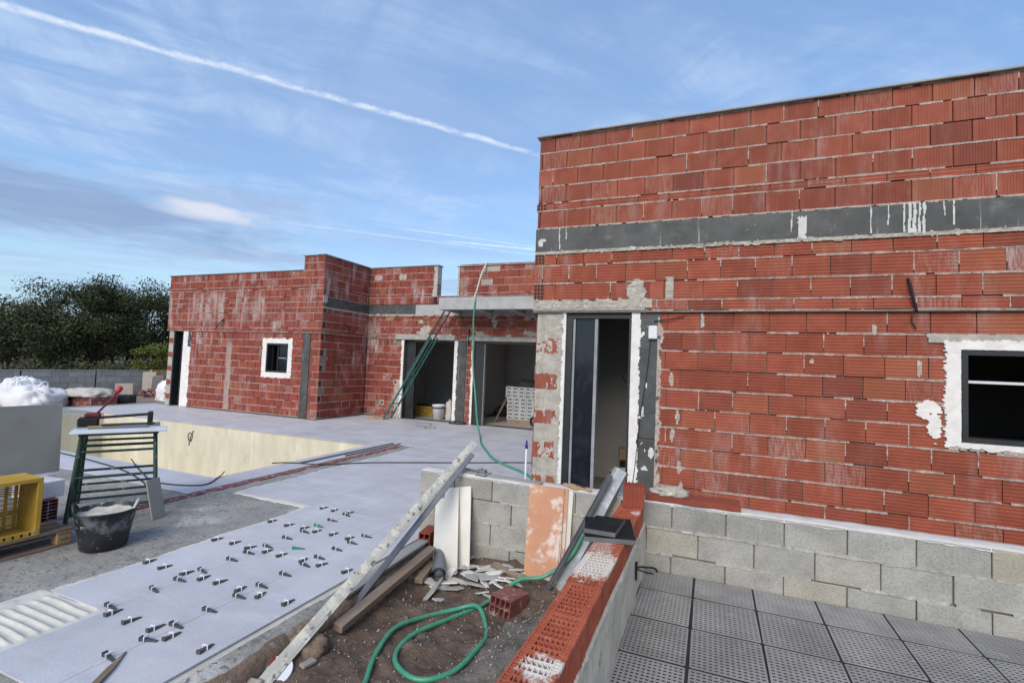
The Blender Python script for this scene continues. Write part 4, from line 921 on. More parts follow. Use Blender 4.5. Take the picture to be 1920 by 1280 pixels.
# cable stub out of the base
mb = MB().tube(catmull([(-.49, 3.72, .27), (-.44, 3.74, .275), (-.36, 3.80, .26), (-.34, 3.84, .225)], 6), .008, 6)
mb.tube(catmull([(-.48, 3.72, .265), (-.42, 3.75, .24), (-.37, 3.82, .21)], 6), .006, 6); mb.box(-.492, -.468, 3.695, 3.735, .19, .31)
tag(mb.build('conduit_loop', M_blackp, None, smooth=False), 'black cable loop sticking out of the rendered base by the drainage floor', 'cable')
# ------------------------------------------------------------------ drainage floor
df = struct(obj('drainage_floor', MB().box(-.49, 4.4, .0, 4.345, -.05, .037).mesh('drainage_floor'))); df.data.materials.append(M_plastdark)  # base coloured dark to stand in for shade in the panel holes
PWX, PWY = .418, .462
pn = MB(); nc, nr = 13, 14; w, h = PWX-.026, PWY-.036
for i in range(nc+1):
    x = -w/2+w*i/nc; pn.box(x-.0062, x+.0062, -h/2, h/2, .0, .0050)
for j in range(nr+1):
    y = -h/2+h*j/nr; hh = .0030 if j % 3 else .0036; pn.box(-w/2, w/2, y-.0042, y+.0042, .0, hh+.003)
pnm = pn.mesh('drainage_panel'); pnm.materials.append(M_plastgrey); rg = random.Random(2)
cutm = {}
ix = 0
for jy in range(0, 9):
    y1 = 4.335-.0-(PWY*jy if jy == 0 else PWY*jy)+0; 
    yc = 3.955-PWY*(jy-1)-PWY/2 if jy else None
    for ix in range(-1, 11):
        xc = -.092+PWX*ix+PWX/2
        if jy == 0:   # cut row against the block wall
            s = (4.33-3.96)/PWY; o = obj('drainage_panel', pnm, df, (xc if ix >= 0 else -.29, (4.33+3.96)/2, .0372)); o.scale = (1 if ix >= 0 else .92, s, 1)
        else:
            if yc < .2: continue
            o = obj('drainage_panel', pnm, df, (xc if ix >= 0 else -.29, yc, .0372+abs(rg.gauss(0, .001)))); o.scale = (1 if ix >= 0 else .92, 1, 1)
        o.rotation_euler = (abs(rg.gauss(0, .001)), rg.gauss(0, .001), rg.gauss(0, .004))
def lump(sx, sy, sz, amp, seed, fs=2.2, n=14, flat=.3, e=.8, fold=False):
    mb = MB(); rows_ = n
    for i in range(rows_+1):
        th = math.pi*i/rows_
        for k in range(2*n):
            ph_ = math.pi*k/n
            v = Vector((math.copysign(abs(math.sin(th)*math.cos(ph_))**e, math.cos(ph_)), math.copysign(abs(math.sin(th)*math.sin(ph_))**e, math.sin(ph_)), math.copysign(abs(math.cos(th))**e, math.cos(th))))
            a = 1+amp*((.28-abs(fb(v.x*fs+seed, v.y*fs, v.z*fs, 3))*.9-.25*abs(nz(v.x*fs*3, v.y*fs*3+seed, v.z*fs*2))) if fold else fb(v.x*fs+seed, v.y*fs, v.z*fs))
            mb.v.append((v.x*sx*a, v.y*sy*a, max(-flat*sz, v.z*sz*a)))
    for i in range(rows_):
        for k in range(2*n): mb.f.append((i*2*n+k, (i+1)*2*n+k, (i+1)*2*n+(k+1) % (2*n), i*2*n+(k+1) % (2*n))); mb.m.append(0)
    return mb
# ------------------------------------------------------------------ loose bricks
def hollow(mb, L, W, H, nx, nz_, t=.009):
    """hollow brick: cells run along y (L), nx by nz_ openings"""
    cw, chh = (W-t)/nx, (H-t)/nz_
    for i in range(nx+1): mb.box(-W/2+cw*i, -W/2+cw*i+t, -L/2, L/2, 0, H)
    for j in range(nz_+1):
        for i in range(nx): mb.box(-W/2+cw*i+t, -W/2+cw*(i+1), -L/2+.001, L/2-.001, chh*j, chh*j+t)
    mb.box(-W/2+t, W/2-t, -.01, .01, t, H-t); return mb
mb = hollow(MB(), .26, .19, .145, 4, 2); o = mb.build('hollow_brick', M_claydull, None, loc=(-1.44, 3.66, soil_z(-1.44, 3.66)-.015), rotz=R(-8)); o.rotation_euler = (R(-5), R(3), R(-12))
tag(o, 'dusty hollow brick with eight square cells lying on the soil beside the green hose', 'brick', None)
mb = MB(); mb.box(-.085, .085, -.075, .075, 0, .17)
for k in range(6):
    mb.box(-.082+.029*k, -.066+.029*k, -.080, .080, .003, .1755)
o = mb.build('brick_stub', M_brickplain, None, loc=(-.575, 4.215, .577), rotz=R(6)); tag(o, 'ribbed red brick stub upright at the end of the perforated brick wall', 'brick')
o = hollow(MB(), .74, .20, .042, 4, 1, .008).build('clay_board', M_brickplain, None, loc=(-.13, 4.46, .607)); o.rotation_euler = (0, 0, R(90))
tag(o, 'long flat red clay board lying on top of the block wall', 'clay board')
o = lump(.15, .075, .05, .5, 6., 3.5, 16, .2).build('mortar_heap', M_bjoint, None, smooth=True, loc=(-.30, 4.47, .658)); tag(o, 'small heap of pale mortar on the clay board', 'mortar')
o = hollow(MB(), .24, .115, .19, 2, 3).build('hollow_brick', M_brickplain, None, loc=(-2.52, 4.22, -.12), rotz=R(10)); tag(o, 'red hollow brick standing at the left foot of the block wall', 'brick')
# ------------------------------------------------------------------ bars, channel, planks
def bar(name, a, b, wy, wz, mat, label, cat, roll=0., prof=None):
    L = (Vector(b)-Vector(a)).length; mb = MB()
    if prof == 'U':
        t = .004; mb.box(0, L, -wy/2, wy/2, 0, t); mb.box(0, L, -wy/2, -wy/2+t, t, wz); mb.box(0, L, wy/2-t, wy/2, t, wz)
    elif prof == 'straightedge':
        mb.box(0, L, -wy/2, wy/2, 0, wz, 0, None, .002); mb.box(0, L, -wy/2+.018, wy/2-.018, wz, wz+.0025)
    else: mb.box(0, L, -wy/2, wy/2, 0, wz, 0, None, .003)
    return tag(mb.build(name, mat, None, matrix=align(a, b, roll)), label, cat)
bar('straightedge', (-2.343, 2.00, -.245), (-2.372, 4.83, .828), .078, .022, M_alubar, 'long mortar-stained aluminium straightedge leaning over the block wall, the longer of two', 'straightedge', R(38), 'straightedge')
bar('straightedge', (-2.445, 2.93, soil_z(-2.445, 2.93)-.005), (-2.235, 4.52, .775), .05, .022, M_steel, 'thin grey metal bar leaning over the block wall, the shorter of two', 'straightedge', R(30))
bar('steel_channel', (-1.165, 4.04, -.21), (-.695, 4.375, .82), .12, .045, M_galv, 'galvanised steel channel leaning over the block wall behind the black slabs', 'channel', R(35), 'U')
bar('steel_angle', (-1.245, 3.98, -.215), (-.78, 4.31, .78), .032, .03, M_steel, 'dark narrow steel profile leaning alongside the galvanised channel', 'profile', R(20), 'U')
bar('timber', (-2.30, 2.72, -.14), (-2.335, 3.98, -.035), .075, .055, M_wood, 'brown timber batten lying along the slab edge under the bars', 'timber', R(10))
bar('grey_plank', (-2.475, 2.95, -.045), (-2.505, 4.16, -.012), .10, .022, M_woodg, 'weathered grey plank lying on the slab edge by the block wall', 'plank')
bar('timber', (-2.24, 3.62, -.16), (-2.30, 3.95, -.14), .07, .045, M_wood, 'short brown timber offcut beside the grey pipe', 'timber')
bar('timber', (-1.82, 4.20, -.14), (-1.40, 4.06, -.155), .05, .03, M_wood, 'wooden offcut lying before the salmon tile planks', 'timber', R(20))
pp = MB(); pts = [Vector((-2.12, 3.74, -.105)), Vector((-2.36, 4.16, -.085))]
pp.tube(pts, .052, 18, cap=False); pp.tube(pts, .046, 18, cap=False); pp.tube([pts[0], pts[0]+(pts[1]-pts[0])*.22], .060, 18, cap=False)
pp.tube([pts[0]+(pts[1]-pts[0])*.06, pts[1]], .045, 18); tag(pp.build('pipe', M_pvc, None, smooth=True), 'grey plastic drain pipe lying among the rubble', 'pipe')
def leaning(name, x, w, yb, zb, yt, zt, t, mat, label, cat, skew=0., notch=False, emat=None):
    """tile plank leaning against the block wall: bottom edge at yb,zb, top at yt,zt"""
    H = math.hypot(yt-yb, zt-zb); a = math.atan2(yb-yt, zt-zb) * -1
    mb = MB(); prof = [(-w/2, 0), (w/2, 0), (w/2, H), (-w/2, H)]
    if notch: prof = [(-w/2, 0), (w/2, 0), (w/2, H), (w/2-.02, H+.01), (-w*.08, H-.005), (-w*.10, H-.075), (-w*.40, H-.072), (-w*.42, H-.055), (-w/2, H-.065)]
    n = len(prof); mb.add([(x_, 0, z_) for x_, z_ in prof]+[(x_, t, z_) for x_, z_ in prof], [tuple(range(n)), tuple(range(n, 2*n))[::-1]]+[(i, n+i, n+(i+1) % n, (i+1) % n) for i in range(n)])
    mb.m = [0, 0]+[1]*n
    o = mb.build(name, [mat, emat or mat], None, loc=(x, yb, zb)); o.rotation_euler = (-math.atan2(yt-yb, zt-zb), R(skew), 0)
    return tag(o, label, cat)
leaning('tile_plank', -2.135, .27, 4.09, -.19, 4.322, .50, .010, M_whitet, 'cream tile plank behind another, leaning on the block wall', 'tile plank', -11., False, M_creamedge)
leaning('tile_plank', -2.205, .262, 4.0, -.20, 4.295, .475, .010, M_whitet, 'broken-topped cream tile plank in front, leaning on the block wall', 'tile plank', -15., True, M_creamedge)
leaning('tile_plank', -1.275, .30, 4.245, -.15, 4.328, .600, .011, M_whitet, 'cream edged tile plank rearmost of the salmon-backed stack', 'tile plank', .5, False, M_creamedge)
leaning('tile_plank', -1.315, .31, 4.215, -.17, 4.312, .615, .011, M_salmon, 'tile plank with white-smeared salmon back, second in its stack', 'tile plank', 0., False, M_creamedge)
leaning('tile_plank', -1.345, .325, 4.175, -.18, 4.296, .615, .011, M_salmon, 'tall salmon tile plank with white glue marks leaning on the block wall', 'tile plank', -1., False, M_creamedge)
leaning('tile_plank', -1.315, .245, 4.145, -.19, 4.235, .270, .010, M_salmon, 'short salmon tile offcut in front of the taller salmon plank', 'tile plank', -1., False, M_creamedge)
# black stone slabs on the wall
mb = MB().box(-.165, .165, -.22, .22, 0, .03, 1); mb.box(-.163, .163, -.218, .218, .03, .0315, 0)
o = mb.build('stone_slab', [M_black, M_blackside], None, loc=(-.635, 3.455, .577)); o.rotation_euler = (0, R(-1), R(13)); tag(o, 'larger black polished stone slab laid across the perforated brick wall', 'stone slab')
mb = MB().box(-.105, .105, -.165, .165, 0, .028, 1); mb.box(-.103, .103, -.163, .163, .028, .0295, 0)
o = mb.build('stone_slab', [M_black, M_blackside], None, loc=(-.655, 3.43, .610)); o.rotation_euler = (0, R(-1), R(-2)); tag(o, 'smaller black stone slab stacked on the larger slab', 'stone slab')
# things on the wall top
def strip_tile(x, y, z, L, w, t, rz, mat, label): return tag(MB().box(-L/2, L/2, -w/2, w/2, 0, t, 0, None, .0015).build('tile_strip', mat, None, loc=(x, y, z), rotz=R(rz)), label, 'tile strip')
strip_tile(-2.30, 4.42, .604, .36, .12, .010, 2, M_whitet, 'cream tile strip under the clamp on the block wall top')
strip_tile(-2.22, 4.46, .616, .42, .15, .010, -4, M_woodg, 'grey tile strip with a clamp lying on it on the block wall top')
strip_tile(-1.75, 4.43, .604, .62, .09, .010, -6, M_woodg, 'long thin grey tile strip on the block wall beside the white pole')
mb = MB().tube([(-2.42, 4.52, .645), (-2.30, 4.48, .642), (-2.06, 4.42, .640)], .008, 7); mb.box(-2.12, -2.03, 4.40, 4.45, .628, .66); mb.tube([(-2.10, 4.38, .64), (-2.09, 4.47, .665)], .005, 6)
tag(mb.build('bar_clamp', M_steel, None), 'small metal bar clamp lying on a tile strip on the wall', 'clamp')
for k, (x, y, rz) in enumerate(((-1.17, 4.43, -38), (-1.11, 4.45, -30), (-1.05, 4.42, -34))):
    tag(MB().box(-.10, .10, -.016, .016, 0, .016, 0, None, .002).build('wood_wedge', M_woodl, None, loc=(x, y, .606), rotz=R(rz)), ('left', 'middle', 'right')[k]+' of three pale wood slips on the wall before the door', 'wood slip', 'wood slips on the block wall')
# white pole with a blue tip
t = thing('pole', 'thin white pole with blue tip standing behind the block wall', 'pole', (-1.79, 4.9, 0))
MB().tube([(0, 0, .0), (0, 0, .83)], .011, 10).build('shaft', M_wpole, t, smooth=True); MB().tube([(0, 0, .83), (0, 0, .85), (.0, 0, .915)], [.016, .016, .007], 10).build('tip', M_blue, t, smooth=True)
# ------------------------------------------------------------------ hoses
def hz_(pts, lift=.016): return [(x, y, soil_z(x, y)+lift) for x, y in pts]
hp_ = [(-.98, 4.17, .30), (-1.05, 4.12, .14), (-1.16, 4.08, .01)]+[(-1.30, 4.03, -.08), (-1.46, 3.95, -.10)]+hz_([(-1.60, 3.78), (-1.66, 3.60), (-1.78, 3.32), (-1.87, 3.0), (-1.86, 2.78), (-1.73, 2.62), (-1.56, 2.60), (-1.42, 2.74), (-1.38, 3.0), (-1.44, 3.26)], .018)
hp_ += [(x, y, soil_z(x, y)+l) for x, y, l in ((-1.55, 3.44, .028), (-1.66, 3.52, .045), (-1.80, 3.46, .02), (-1.96, 3.26, .018), (-2.02, 2.98, .018), (-1.94, 2.66, .018), (-1.82, 2.40, .018), (-1.72, 2.1, .018), (-1.66, 1.6, .018))]
hose = MB().tube(catmull([(x, y, z) for x, y, z in hp_], 9), .0165, 12)
tag(hose.build('garden_hose', M_hose, None, smooth=True), 'thick green hose looped on the soil in front of the block wall', 'hose')
t = thing('garden_hose', 'thin hose hanging from the roof over the canopy beam down to the terrace', 'hose', (-5.64, 11.18, 0)); q0 = Vector((-5.64, 11.18, 0))
up = catmull([(-5.90, 12.45, 4.50), (-5.88, 12.27, 4.50), (-5.90, 12.0, 4.12), (-5.80, 11.6, 3.68), (-5.66, 11.20, 3.44), (-5.645, 11.19, 3.30)], 7)
dn = catmull([(-5.645, 11.19, 3.30), (-5.66, 11.18, 2.8), (-5.63, 11.16, 2.26), (-5.55, 11.08, 1.5), (-5.40, 10.95, .93), (-5.15, 10.6, .35), (-4.92, 10.31, .03), (-4.5, 9.5, .018), (-4.07, 8.81, .018), (-3.47, 7.96, .018), (-2.65, 7.26, .018), (-2.4, 6.9, .018)], 8)
MB().tube([tuple(v-q0) for v in up], .022, 8).build('pale_length', M_hosepale, t, smooth=True); MB().tube([tuple(v-q0) for v in dn], .021, 8).build('green_length', M_hose, t, smooth=True)
ordn = ['first', 'second', 'third', 'fourth', 'fifth', 'sixth', 'seventh', 'eighth', 'ninth', 'tenth', 'eleventh', 'twelfth', 'thirteenth', 'fourteenth', 'fifteenth', 'sixteenth', 'seventeenth', 'eighteenth', 'nineteenth', 'twentieth']+['twenty-'+q for q in ('first', 'second', 'third', 'fourth', 'fifth', 'sixth', 'seventh', 'eighth', 'ninth')]+['thirtieth']+['thirty-'+q for q in ('first', 'second', 'third', 'fourth', 'fifth', 'sixth', 'seventh', 'eighth', 'ninth')]
# ------------------------------------------------------------------ rubble: tile shards
rg = random.Random(12)
sh = [(-2.02, 3.93, .22, 'long cream shard lying foremost in the rubble'), (-2.12, 3.62, .20, 'pointed pale shard at the left front of the rubble'), (-1.93, 4.02, .17, ''), (-2.06, 3.80, .19, ''), (-1.83, 3.88, .20, 'white shard in the middle of the rubble'), (-1.97, 3.73, .15, ''), (-1.74, 4.10, .12, ''), (-1.66, 4.16, .10, ''), (-1.80, 4.18, .10, ''), (-1.60, 4.08, .12, ''), (-1.55, 4.17, .10, ''), (-1.70, 4.00, .09, ''), (-1.52, 4.00, .12, ''), (-2.16, 3.74, .13, ''), (-1.88, 4.15, .11, ''), (-1.63, 3.98, .08, ''), (-1.76, 4.24, .09, ''), (-1.68, 4.24, .08, ''), (-1.48, 4.22, .08, ''), (-2.0, 3.55, .09, '')]
for _k in range(16):
    sh.append((rg.uniform(-2.2, -1.5), rg.uniform(3.72, 4.22), rg.uniform(.07, .17), ''))
order = sorted(range(len(sh)), key=lambda i: sh[i][0])
for n_, (x, y, s, lb) in enumerate(sh):
    k = rg.choice((4, 5, 5)); aa = sorted(rg.uniform(0, 6.28) for _ in range(k))
    aa = [2*math.pi*i/k+rg.uniform(-.45, .45) for i in range(k)]; asp = rg.uniform(.22, .6)
    poly = [(s*.85*math.cos(a)*rg.uniform(.8, 1.15), s*.85*asp*math.sin(a)*rg.uniform(.8, 1.15)) for a in aa]
    mb = MB().prism(poly, 0, .010); o = mb.build('tile_shard', M_shard if n_ % 3 else M_whitet, None, loc=(x, y, soil_z(x, y)+.012+.012*rg.random()))
    o.rotation_euler = (rg.gauss(0, .24), rg.gauss(0, .24), rg.uniform(-.6, 1.3))
    tag(o, lb or 'broken tile shard, %s from the left in the rubble heap' % ordn[order.index(n_)], 'tile shard', 'tile shards at the wall foot')
# clods, lid and litter at the bottom edge
tag(lump(.16, .11, .09, .35, 3.).build('earth_clod', M_foot, None, smooth=True, loc=(-2.40, 2.52, -.17)), 'large brown clod of earth against the slab footing', 'clod')
o = MB().lathe([(0, .0), (.085, .0), (.09, .006), (.088, .014), (0, .016)], 22).build('plastic_disc', M_board, None, loc=(-2.345, 2.27, -.165)); o.rotation_euler = (R(24), R(14), 0); tag(o, 'round white plastic disc lying under the long straightedge', 'disc')
o = lump(.06, .05, .035, .3, 8.).build('red_rag', M_red, None, smooth=True, loc=(-2.43, 2.31, -.15)); tag(o, 'crumpled red scrap beside the white disc', 'scrap')
o = lump(.10, .07, .05, .4, 5.).build('mortar_lump', M_mortarw, None, smooth=True, loc=(-2.42, 2.12, -.19)); tag(o, 'pale lump of mortar rubble at the bottom edge under the straightedge', 'rubble')
o = MB().box(-.025, .025, -.045, .045, 0, .02, 0, None, .003).build('stone_chip', M_woodg, None, loc=(-2.245, 2.41, soil_z(-2.245, 2.41)), rotz=R(-12)); tag(o, 'small grey rectangular tile chip lying on the bare soil', 'chip')
# wooden sliver on the tiles
o = MB().add([(0, -.018, 0), (.34, -.004, 0), (.34, .004, 0), (0, .02, 0), (0, -.015, .018), (.33, -.002, .008), (.33, .003, .008), (0, .016, .02), (.17, -.02, .012), (.17, .016, .014)], [(0, 1, 5, 8, 4), (4, 8, 9, 7), (8, 5, 6, 9), (2, 3, 7, 9, 6), (0, 4, 7, 3), (1, 2, 6, 5)]).build('wood_sliver', M_wood, None, loc=(-2.82, 1.56, .002), rotz=R(126)); tag(o, 'splintered wooden sliver lying on the nearest tile', 'wood sliver')
# ------------------------------------------------------------------ tile levelling wedges
wm = MB(); wm.add([(-.045, -.0125, .001), (.055, -.009, .001), (.055, .009, .001), (-.045, .0125, .001), (-.045, -.0125, .019), (.055, -.009, .004), (.055, .009, .004), (-.045, .0125, .019)], [(0, 3, 2, 1), (4, 5, 6, 7), (0, 1, 5, 4), (1, 2, 6, 5), (2, 3, 7, 6), (3, 0, 4, 7)]); wm.box(-.052, -.045, -.014, .014, .001, .023)
cm = MB(); cm.box(-.014, -.011, -.019, .019, 0, .010); cm.box(-.0145, -.0105, -.019, -.014, .010, .026); cm.box(-.0145, -.0105, .014, .019, .010, .026); cm.box(-.016, -.009, -.019, .019, .024, .030)
wmm = wm.mesh('wedge'); wmm.materials.append(M_wedge); cmm = cm.mesh('clip'); cmm.materials.append(M_clip); gmm = wm.mesh('wedge'); gmm.materials.append(M_green)
Yl = [2.05+TP*i for i in range(5)]; Xl = [-3.622, -3.03]; W = []
for i, (xi, yi, miss) in enumerate(((0, 1, ''), (1, 1, ''), (1, 0, ''), (0, 2, ''), (1, 2, ''), (0, 3, 'g'), (1, 3, 'e'))):
    for d_, dx, dy in (('w', -.10, 0), ('e', .10, 0), ('s', 0, -.095), ('n', 0, .095)):
        if d_ in miss: continue
        W.append((Xl[xi]+dx*rng.uniform(.75, 1.1), Yl[yi]+dy*rng.uniform(.75, 1.1), dx == 0, miss == 'g' and d_ == 'n'))
for x, y, ax in ((-4.16, 2.65, 0), (-3.95, 2.65, 0), (-3.622, 2.36, 1), (-3.35, 2.65, 0), (-3.622, 2.97, 1), (-3.622, 2.09, 1), (-3.54, 2.05, 0), (-3.34, 2.05, 0), (-3.03, 2.34, 1), (-2.66, 2.05, 0), (-2.67, 2.642, 0), (-4.14, 3.83, 0), (-3.90, 3.83, 0), (-3.94, 3.24, 0), (-4.15, 3.24, 0), (-3.36, 3.24, 0), (-3.622, 3.54, 1), (-3.03, 2.96, 1), (-4.02, 4.42, 0), (-3.86, 4.42, 0), (-3.66, 4.43, 0), (-3.622, 4.34, 1), (-3.622, 4.13, 1), (-2.66, 3.24, 0), (-3.03, 3.54, 1), (-3.03, 1.76, 1), (-3.34, 3.83, 0)):
    W.append((x, y, bool(ax), False))
rowsW = {}
for q in W: rowsW.setdefault(round((q[1]-1.46)/.148), []).append(q)
for ri, key in enumerate(sorted(rowsW)):
    for ci, (x, y, ax, gr) in enumerate(sorted(rowsW[key])):
        lb = 'green levelling wedge in a white clip, among the grey wedges' if gr else 'grey clipped wedge, %s from left in %s wedge row from front' % (ordn[ci], ordn[ri])
        t = thing('levelling_wedge', lb, 'tile wedge', (x, y, .0012), (0 if ax else math.pi/2)+rng.gauss(0, .12), 'tile levelling wedges')
        obj('wedge', gmm if gr else wmm, t, (rng.uniform(-.012, .008), 0, 0)); obj('clip', cmm, t)
o = obj('loose_wedge', gmm, None, (-3.35, 3.40, .001), R(28)); tag(o, 'bright green plastic wedge lying loose in the middle of a tile', 'tile wedge')
# ------------------------------------------------------------------ trestle table with tile cutter
U = Vector((.53, .848, 0)); V = Vector((-.848, .53, 0)); N0 = Vector((-5.79, 2.87, 0))
def trestle(org, label):
    """steel trestle: org = middle of its beam on the ground; beam along U"""
    t = thing('trestle', label, 'trestle', tuple(org), 0., 'green steel trestles')
    hl, sp, H = .30, .27, .83
    for s in (-1, 1):
        for e in (-1, 1):
            top_ = U*(hl*e)+V*(.03*s)+Vector((0, 0, H)); ft_ = U*((hl+.05)*e)+V*(sp*s)+Vector((0, 0, -.012))
            MB().tube([top_, ft_], .019, 8).build('leg', M_trestle, t)
        for z in (.14, .42, .66) if s < 0 else (.20, .36, .70):
            k = (H-z)/H; a = U*(-(hl+.05*k))+V*(s*(.03+(sp-.03)*k))+Vector((0, 0, z)); b = U*(hl+.05*k)+V*(s*(.03+(sp-.03)*k))+Vector((0, 0, z))
            MB().tube([a, b], .013, 8).build('rung', M_trestle, t)
    MB().tube([U*-.33+Vector((0, 0, H)), U*.33+Vector((0, 0, H))], .022, 8).build('beam', M_trestle, t)
trestle(N0+U*.36+V*.13, 'nearer green steel trestle carrying the white board, behind the black bucket')
trestle(N0+U*.36+V*.52, 'rear green steel trestle under the white board by the pool')
mb = MB(); M = Matrix((U, V, (0, 0, 1))).transposed().to_4x4(); M.translation = N0+Vector((0, 0, .852))
mb.box(-.02, .76, -.06, .26, 0, .022, 0, M, .003); tag(mb.build('board', M_board, None), 'white melamine board on the front of the green trestles', 'board')
mb = MB(); mb.box(.02, .70, .275, .66, .003, .020, 0, M, .003); tag(mb.build('board', M_woodg, None), 'dusty board on the back of the trestles under the tile cutter', 'board')
tc = thing('tile_cutter', 'red and black manual tile cutter with raised red-knobbed handle', 'tile cutter', tuple(N0+U*.2+V*.34+Vector((0, 0, .875))), math.atan2(U.y, U.x))
MB().box(-.20, .50, -.09, .09, 0, .012, 0, None, .003).build('base_plate', M_steel, tc)
for s in (-1, 1): MB().tube([(-.18, .045*s, .085), (.42, .045*s, .125)], .010, 8).build('rail', M_blackp, tc)
MB().box(-.20, -.03, -.075, .075, .012, .10, 0, None, .012).build('foot_block', M_blackp, tc); MB().box(.38, .43, -.07, .07, .012, .15, 0, None, .008).build('end_block', M_blackp, tc)
MB().box(-.15, -.02, -.055, .055, .10, .145, 0, None, .012).build('carriage', M_redd, tc)
hd = MB().tube([(-.06, 0, .13), (.06, .0, .29), (.10, 0, .36)], .011, 8).build('handle', M_redd, tc, smooth=True)
MB().tube([(.09, 0, .345), (.105, 0, .372), (.125, 0, .41), (.132, 0, .425)], [.016, .028, .028, .012], 12).build('knob', M_red, hd, smooth=True)
mb = MB().box(-.1, .40, -.20, -.17, .0, .018, 0, None, .003); mb.build('fence_rail', M_steel, tc); MB().tube([(.0, -.12, .03), (.45, -.19, .045)], .009, 8).build('guide_rod', M_blackp, tc)
o = MB().box(-.13, .13, -.012, .012, 0, .022, 0, None, .003).build('spirit_level', M_yellow, None, loc=tuple(N0+U*.22+V*.235+Vector((0, 0, .8745))), rotz=math.atan2(U.y, U.x)); tag(o, 'short yellow and white spirit level lying before the tile cutter', 'level')
tag(MB().box(-.09, .09, -.006, .006, 0, .40, 0, None, .001).build('tile_offcut', M_fibre, None, matrix=Matrix.Translation((-5.24, 3.40, -.012)) @ Matrix.Rotation(R(110), 4, 'Z') @ Matrix.Rotation(R(-14), 4, 'X')), 'brownish tile offcut leaning against the right trestle legs', 'tile offcut')
# black mortar bucket
bk = thing('bucket', 'black rubber builder bucket full of pale mortar, splashed white', 'bucket', (-4.86, 2.70, -.016))
MB().lathe([(0, 0), (.150, 0), (.165, .012), (.178, .10), (.205, .25), (.216, .318), (.224, .322), (.224, .330), (.208, .330), (.196, .26)], 36).build('shell', M_bucket, bk, smooth=True)
mt_ = MB(); n_ = 36
for i in range(7):
    for k in range(n_):
        a = 2*math.pi*k/n_; r = .2035*i/6; mt_.v.append((r*math.cos(a), r*math.sin(a), .285+.018*fb(r*9*math.cos(a), r*9*math.sin(a), 1.)+.012*(i == 6)))
for i in range(6):
    for k in range(n_): mt_.f.append((i*n_+k, (i+1)*n_+k, (i+1)*n_+(k+1) % n_, i*n_+(k+1) % n_)); mt_.m.append(0)
mt_.build('mortar_fill', M_bucketm, bk, smooth=True)
for a0 in (R(50), R(230)):
    pts = [Vector(((.212+.012*math.sin(t)*1)*math.cos(a0+w), (.212+.012*math.sin(t))*math.sin(a0+w), .322+.062*math.sin(t))) for t, w in zip(lin(0, math.pi, 12), lin(-.32, .32, 12))]
    MB().tube(pts, .011, 8).build('handle', M_bucketm if a0 < 2 else M_bucket, bk, smooth=True)
# ------------------------------------------------------------------ pallet, crate, board
pt = thing('pallet', 'wooden pallet on the concrete under the yellow crate', 'pallet', (-5.58, 2.03, -.016))
for k in range(7): MB().box(-.42+.122*k, -.42+.122*k+.095, -.60, .60, .122, .142, 0, None, .002).build('plank', M_woodp, pt)
for y in (-.53, 0, .53): MB().box(-.42, .42, y-.05, y+.05, .100, .121, 0, None, .002).build('stringer', M_woodp, pt)
for x in (-.37, 0, .37):
    for y in (-.53, 0, .53): MB().box(x-.05, x+.05, y-.05, y+.05, .022, .099, 0, None, .003).build('block', M_woodl, pt)
    MB().box(x-.05, x+.05, -.60, .60, .0, .021, 0, None, .002).build('bottom_board', M_woodp, pt)
mk_ = MB().box(.4202, .4208, .505, .53, .05, .062).box(.4202, .4208, .535, .55, .045, .07).box(.4202, .4208, .555, .57, .055, .067); mk_.build('stamp', M_mark, pt)
cr = thing('plastic_crate', 'yellow slatted plastic crate standing on its side on the pallet', 'crate', (-5.36, 2.10, .128), R(-3))
# opening faces +x; base grid at the back
MB().box(-.16, .16, .270, .30, 0, .47, 0, None, .004).build('side_wall', M_yellow, cr); MB().box(-.16, .16, -.30, -.27, 0, .47, 0, None, .004).build('side_wall', M_yellow, cr)
for z0, z1 in ((0, .018), (.452, .47)): MB().box(-.16, .16, -.269, .269, z0, z1).build('side_wall', M_yellow, cr)
MB().box(.15, .175, -.30, .30, .44, .475, 0, None, .004).box(.15, .175, -.30, .30, -.002, .045, 0, None, .004).box(.15, .175, .265, .302, .045, .44, 0, None, .004).box(.15, .175, -.302, -.265, .045, .44, 0, None, .004).build('rim', M_yellow, cr)
gr = MB()
for k in range(9): gr.box(-.16, -.150, -.25+.0625*k-.011, -.25+.0625*k+.011, .019, .451)
for k in range(22):
    if 7 < k < 15 and k % 2: continue
    gr.box(-.1605, -.1515, -.268, .268, .03+.0192*k-.004, .03+.0192*k+.004)
gr.box(-.162, -.1495, -.268, .268, .12, .165); gr.build('base_grid', M_yellow, cr)
slot_shades = MB()
for k in range(10):
    slot_shades.box(.1752, .1758, -.24+.052*k, -.225+.052*k, .012, .036)
slot_shades.build('slot', M_blackp, cr)  # thin black plates painting the shade of slots in the rim
o = hollow(MB(), .30, .14, .19, 2, 6, .008).build('hollow_brick', M_claydull, None, loc=(-5.66, 2.60, .128), rotz=R(2)); o.rotation_euler = (0, 0, R(88)); tag(o, 'dark red many-celled brick on the pallet behind the yellow crate', 'brick')
tag(MB().box(-.15, .15, -.12, .12, 0, .15, 0, None, .004).build('foam_block', M_board, None, loc=(-5.70, 2.60, .323), rotz=R(4)), 'white block on the hollow brick behind the yellow crate', 'block')
o = MB().box(-.012, .012, -1.3, .0, 0, .66, 0, None, .002).build('fibre_board', M_fibre, None, loc=(-5.96, 2.865, .475)); o.rotation_euler = (0, R(-3), R(1)); tag(o, 'large plain grey-beige board standing on edge behind the yellow crate', 'board')
tag(MB().box(-.10, .10, -1.25, -.02, 0, .475, 0, None, .004).build('tile_stack', M_board, None, loc=(-6.02, 2.84, -.014)), 'stack of pale tiles on edge carrying the large grey-beige board', 'tile stack')
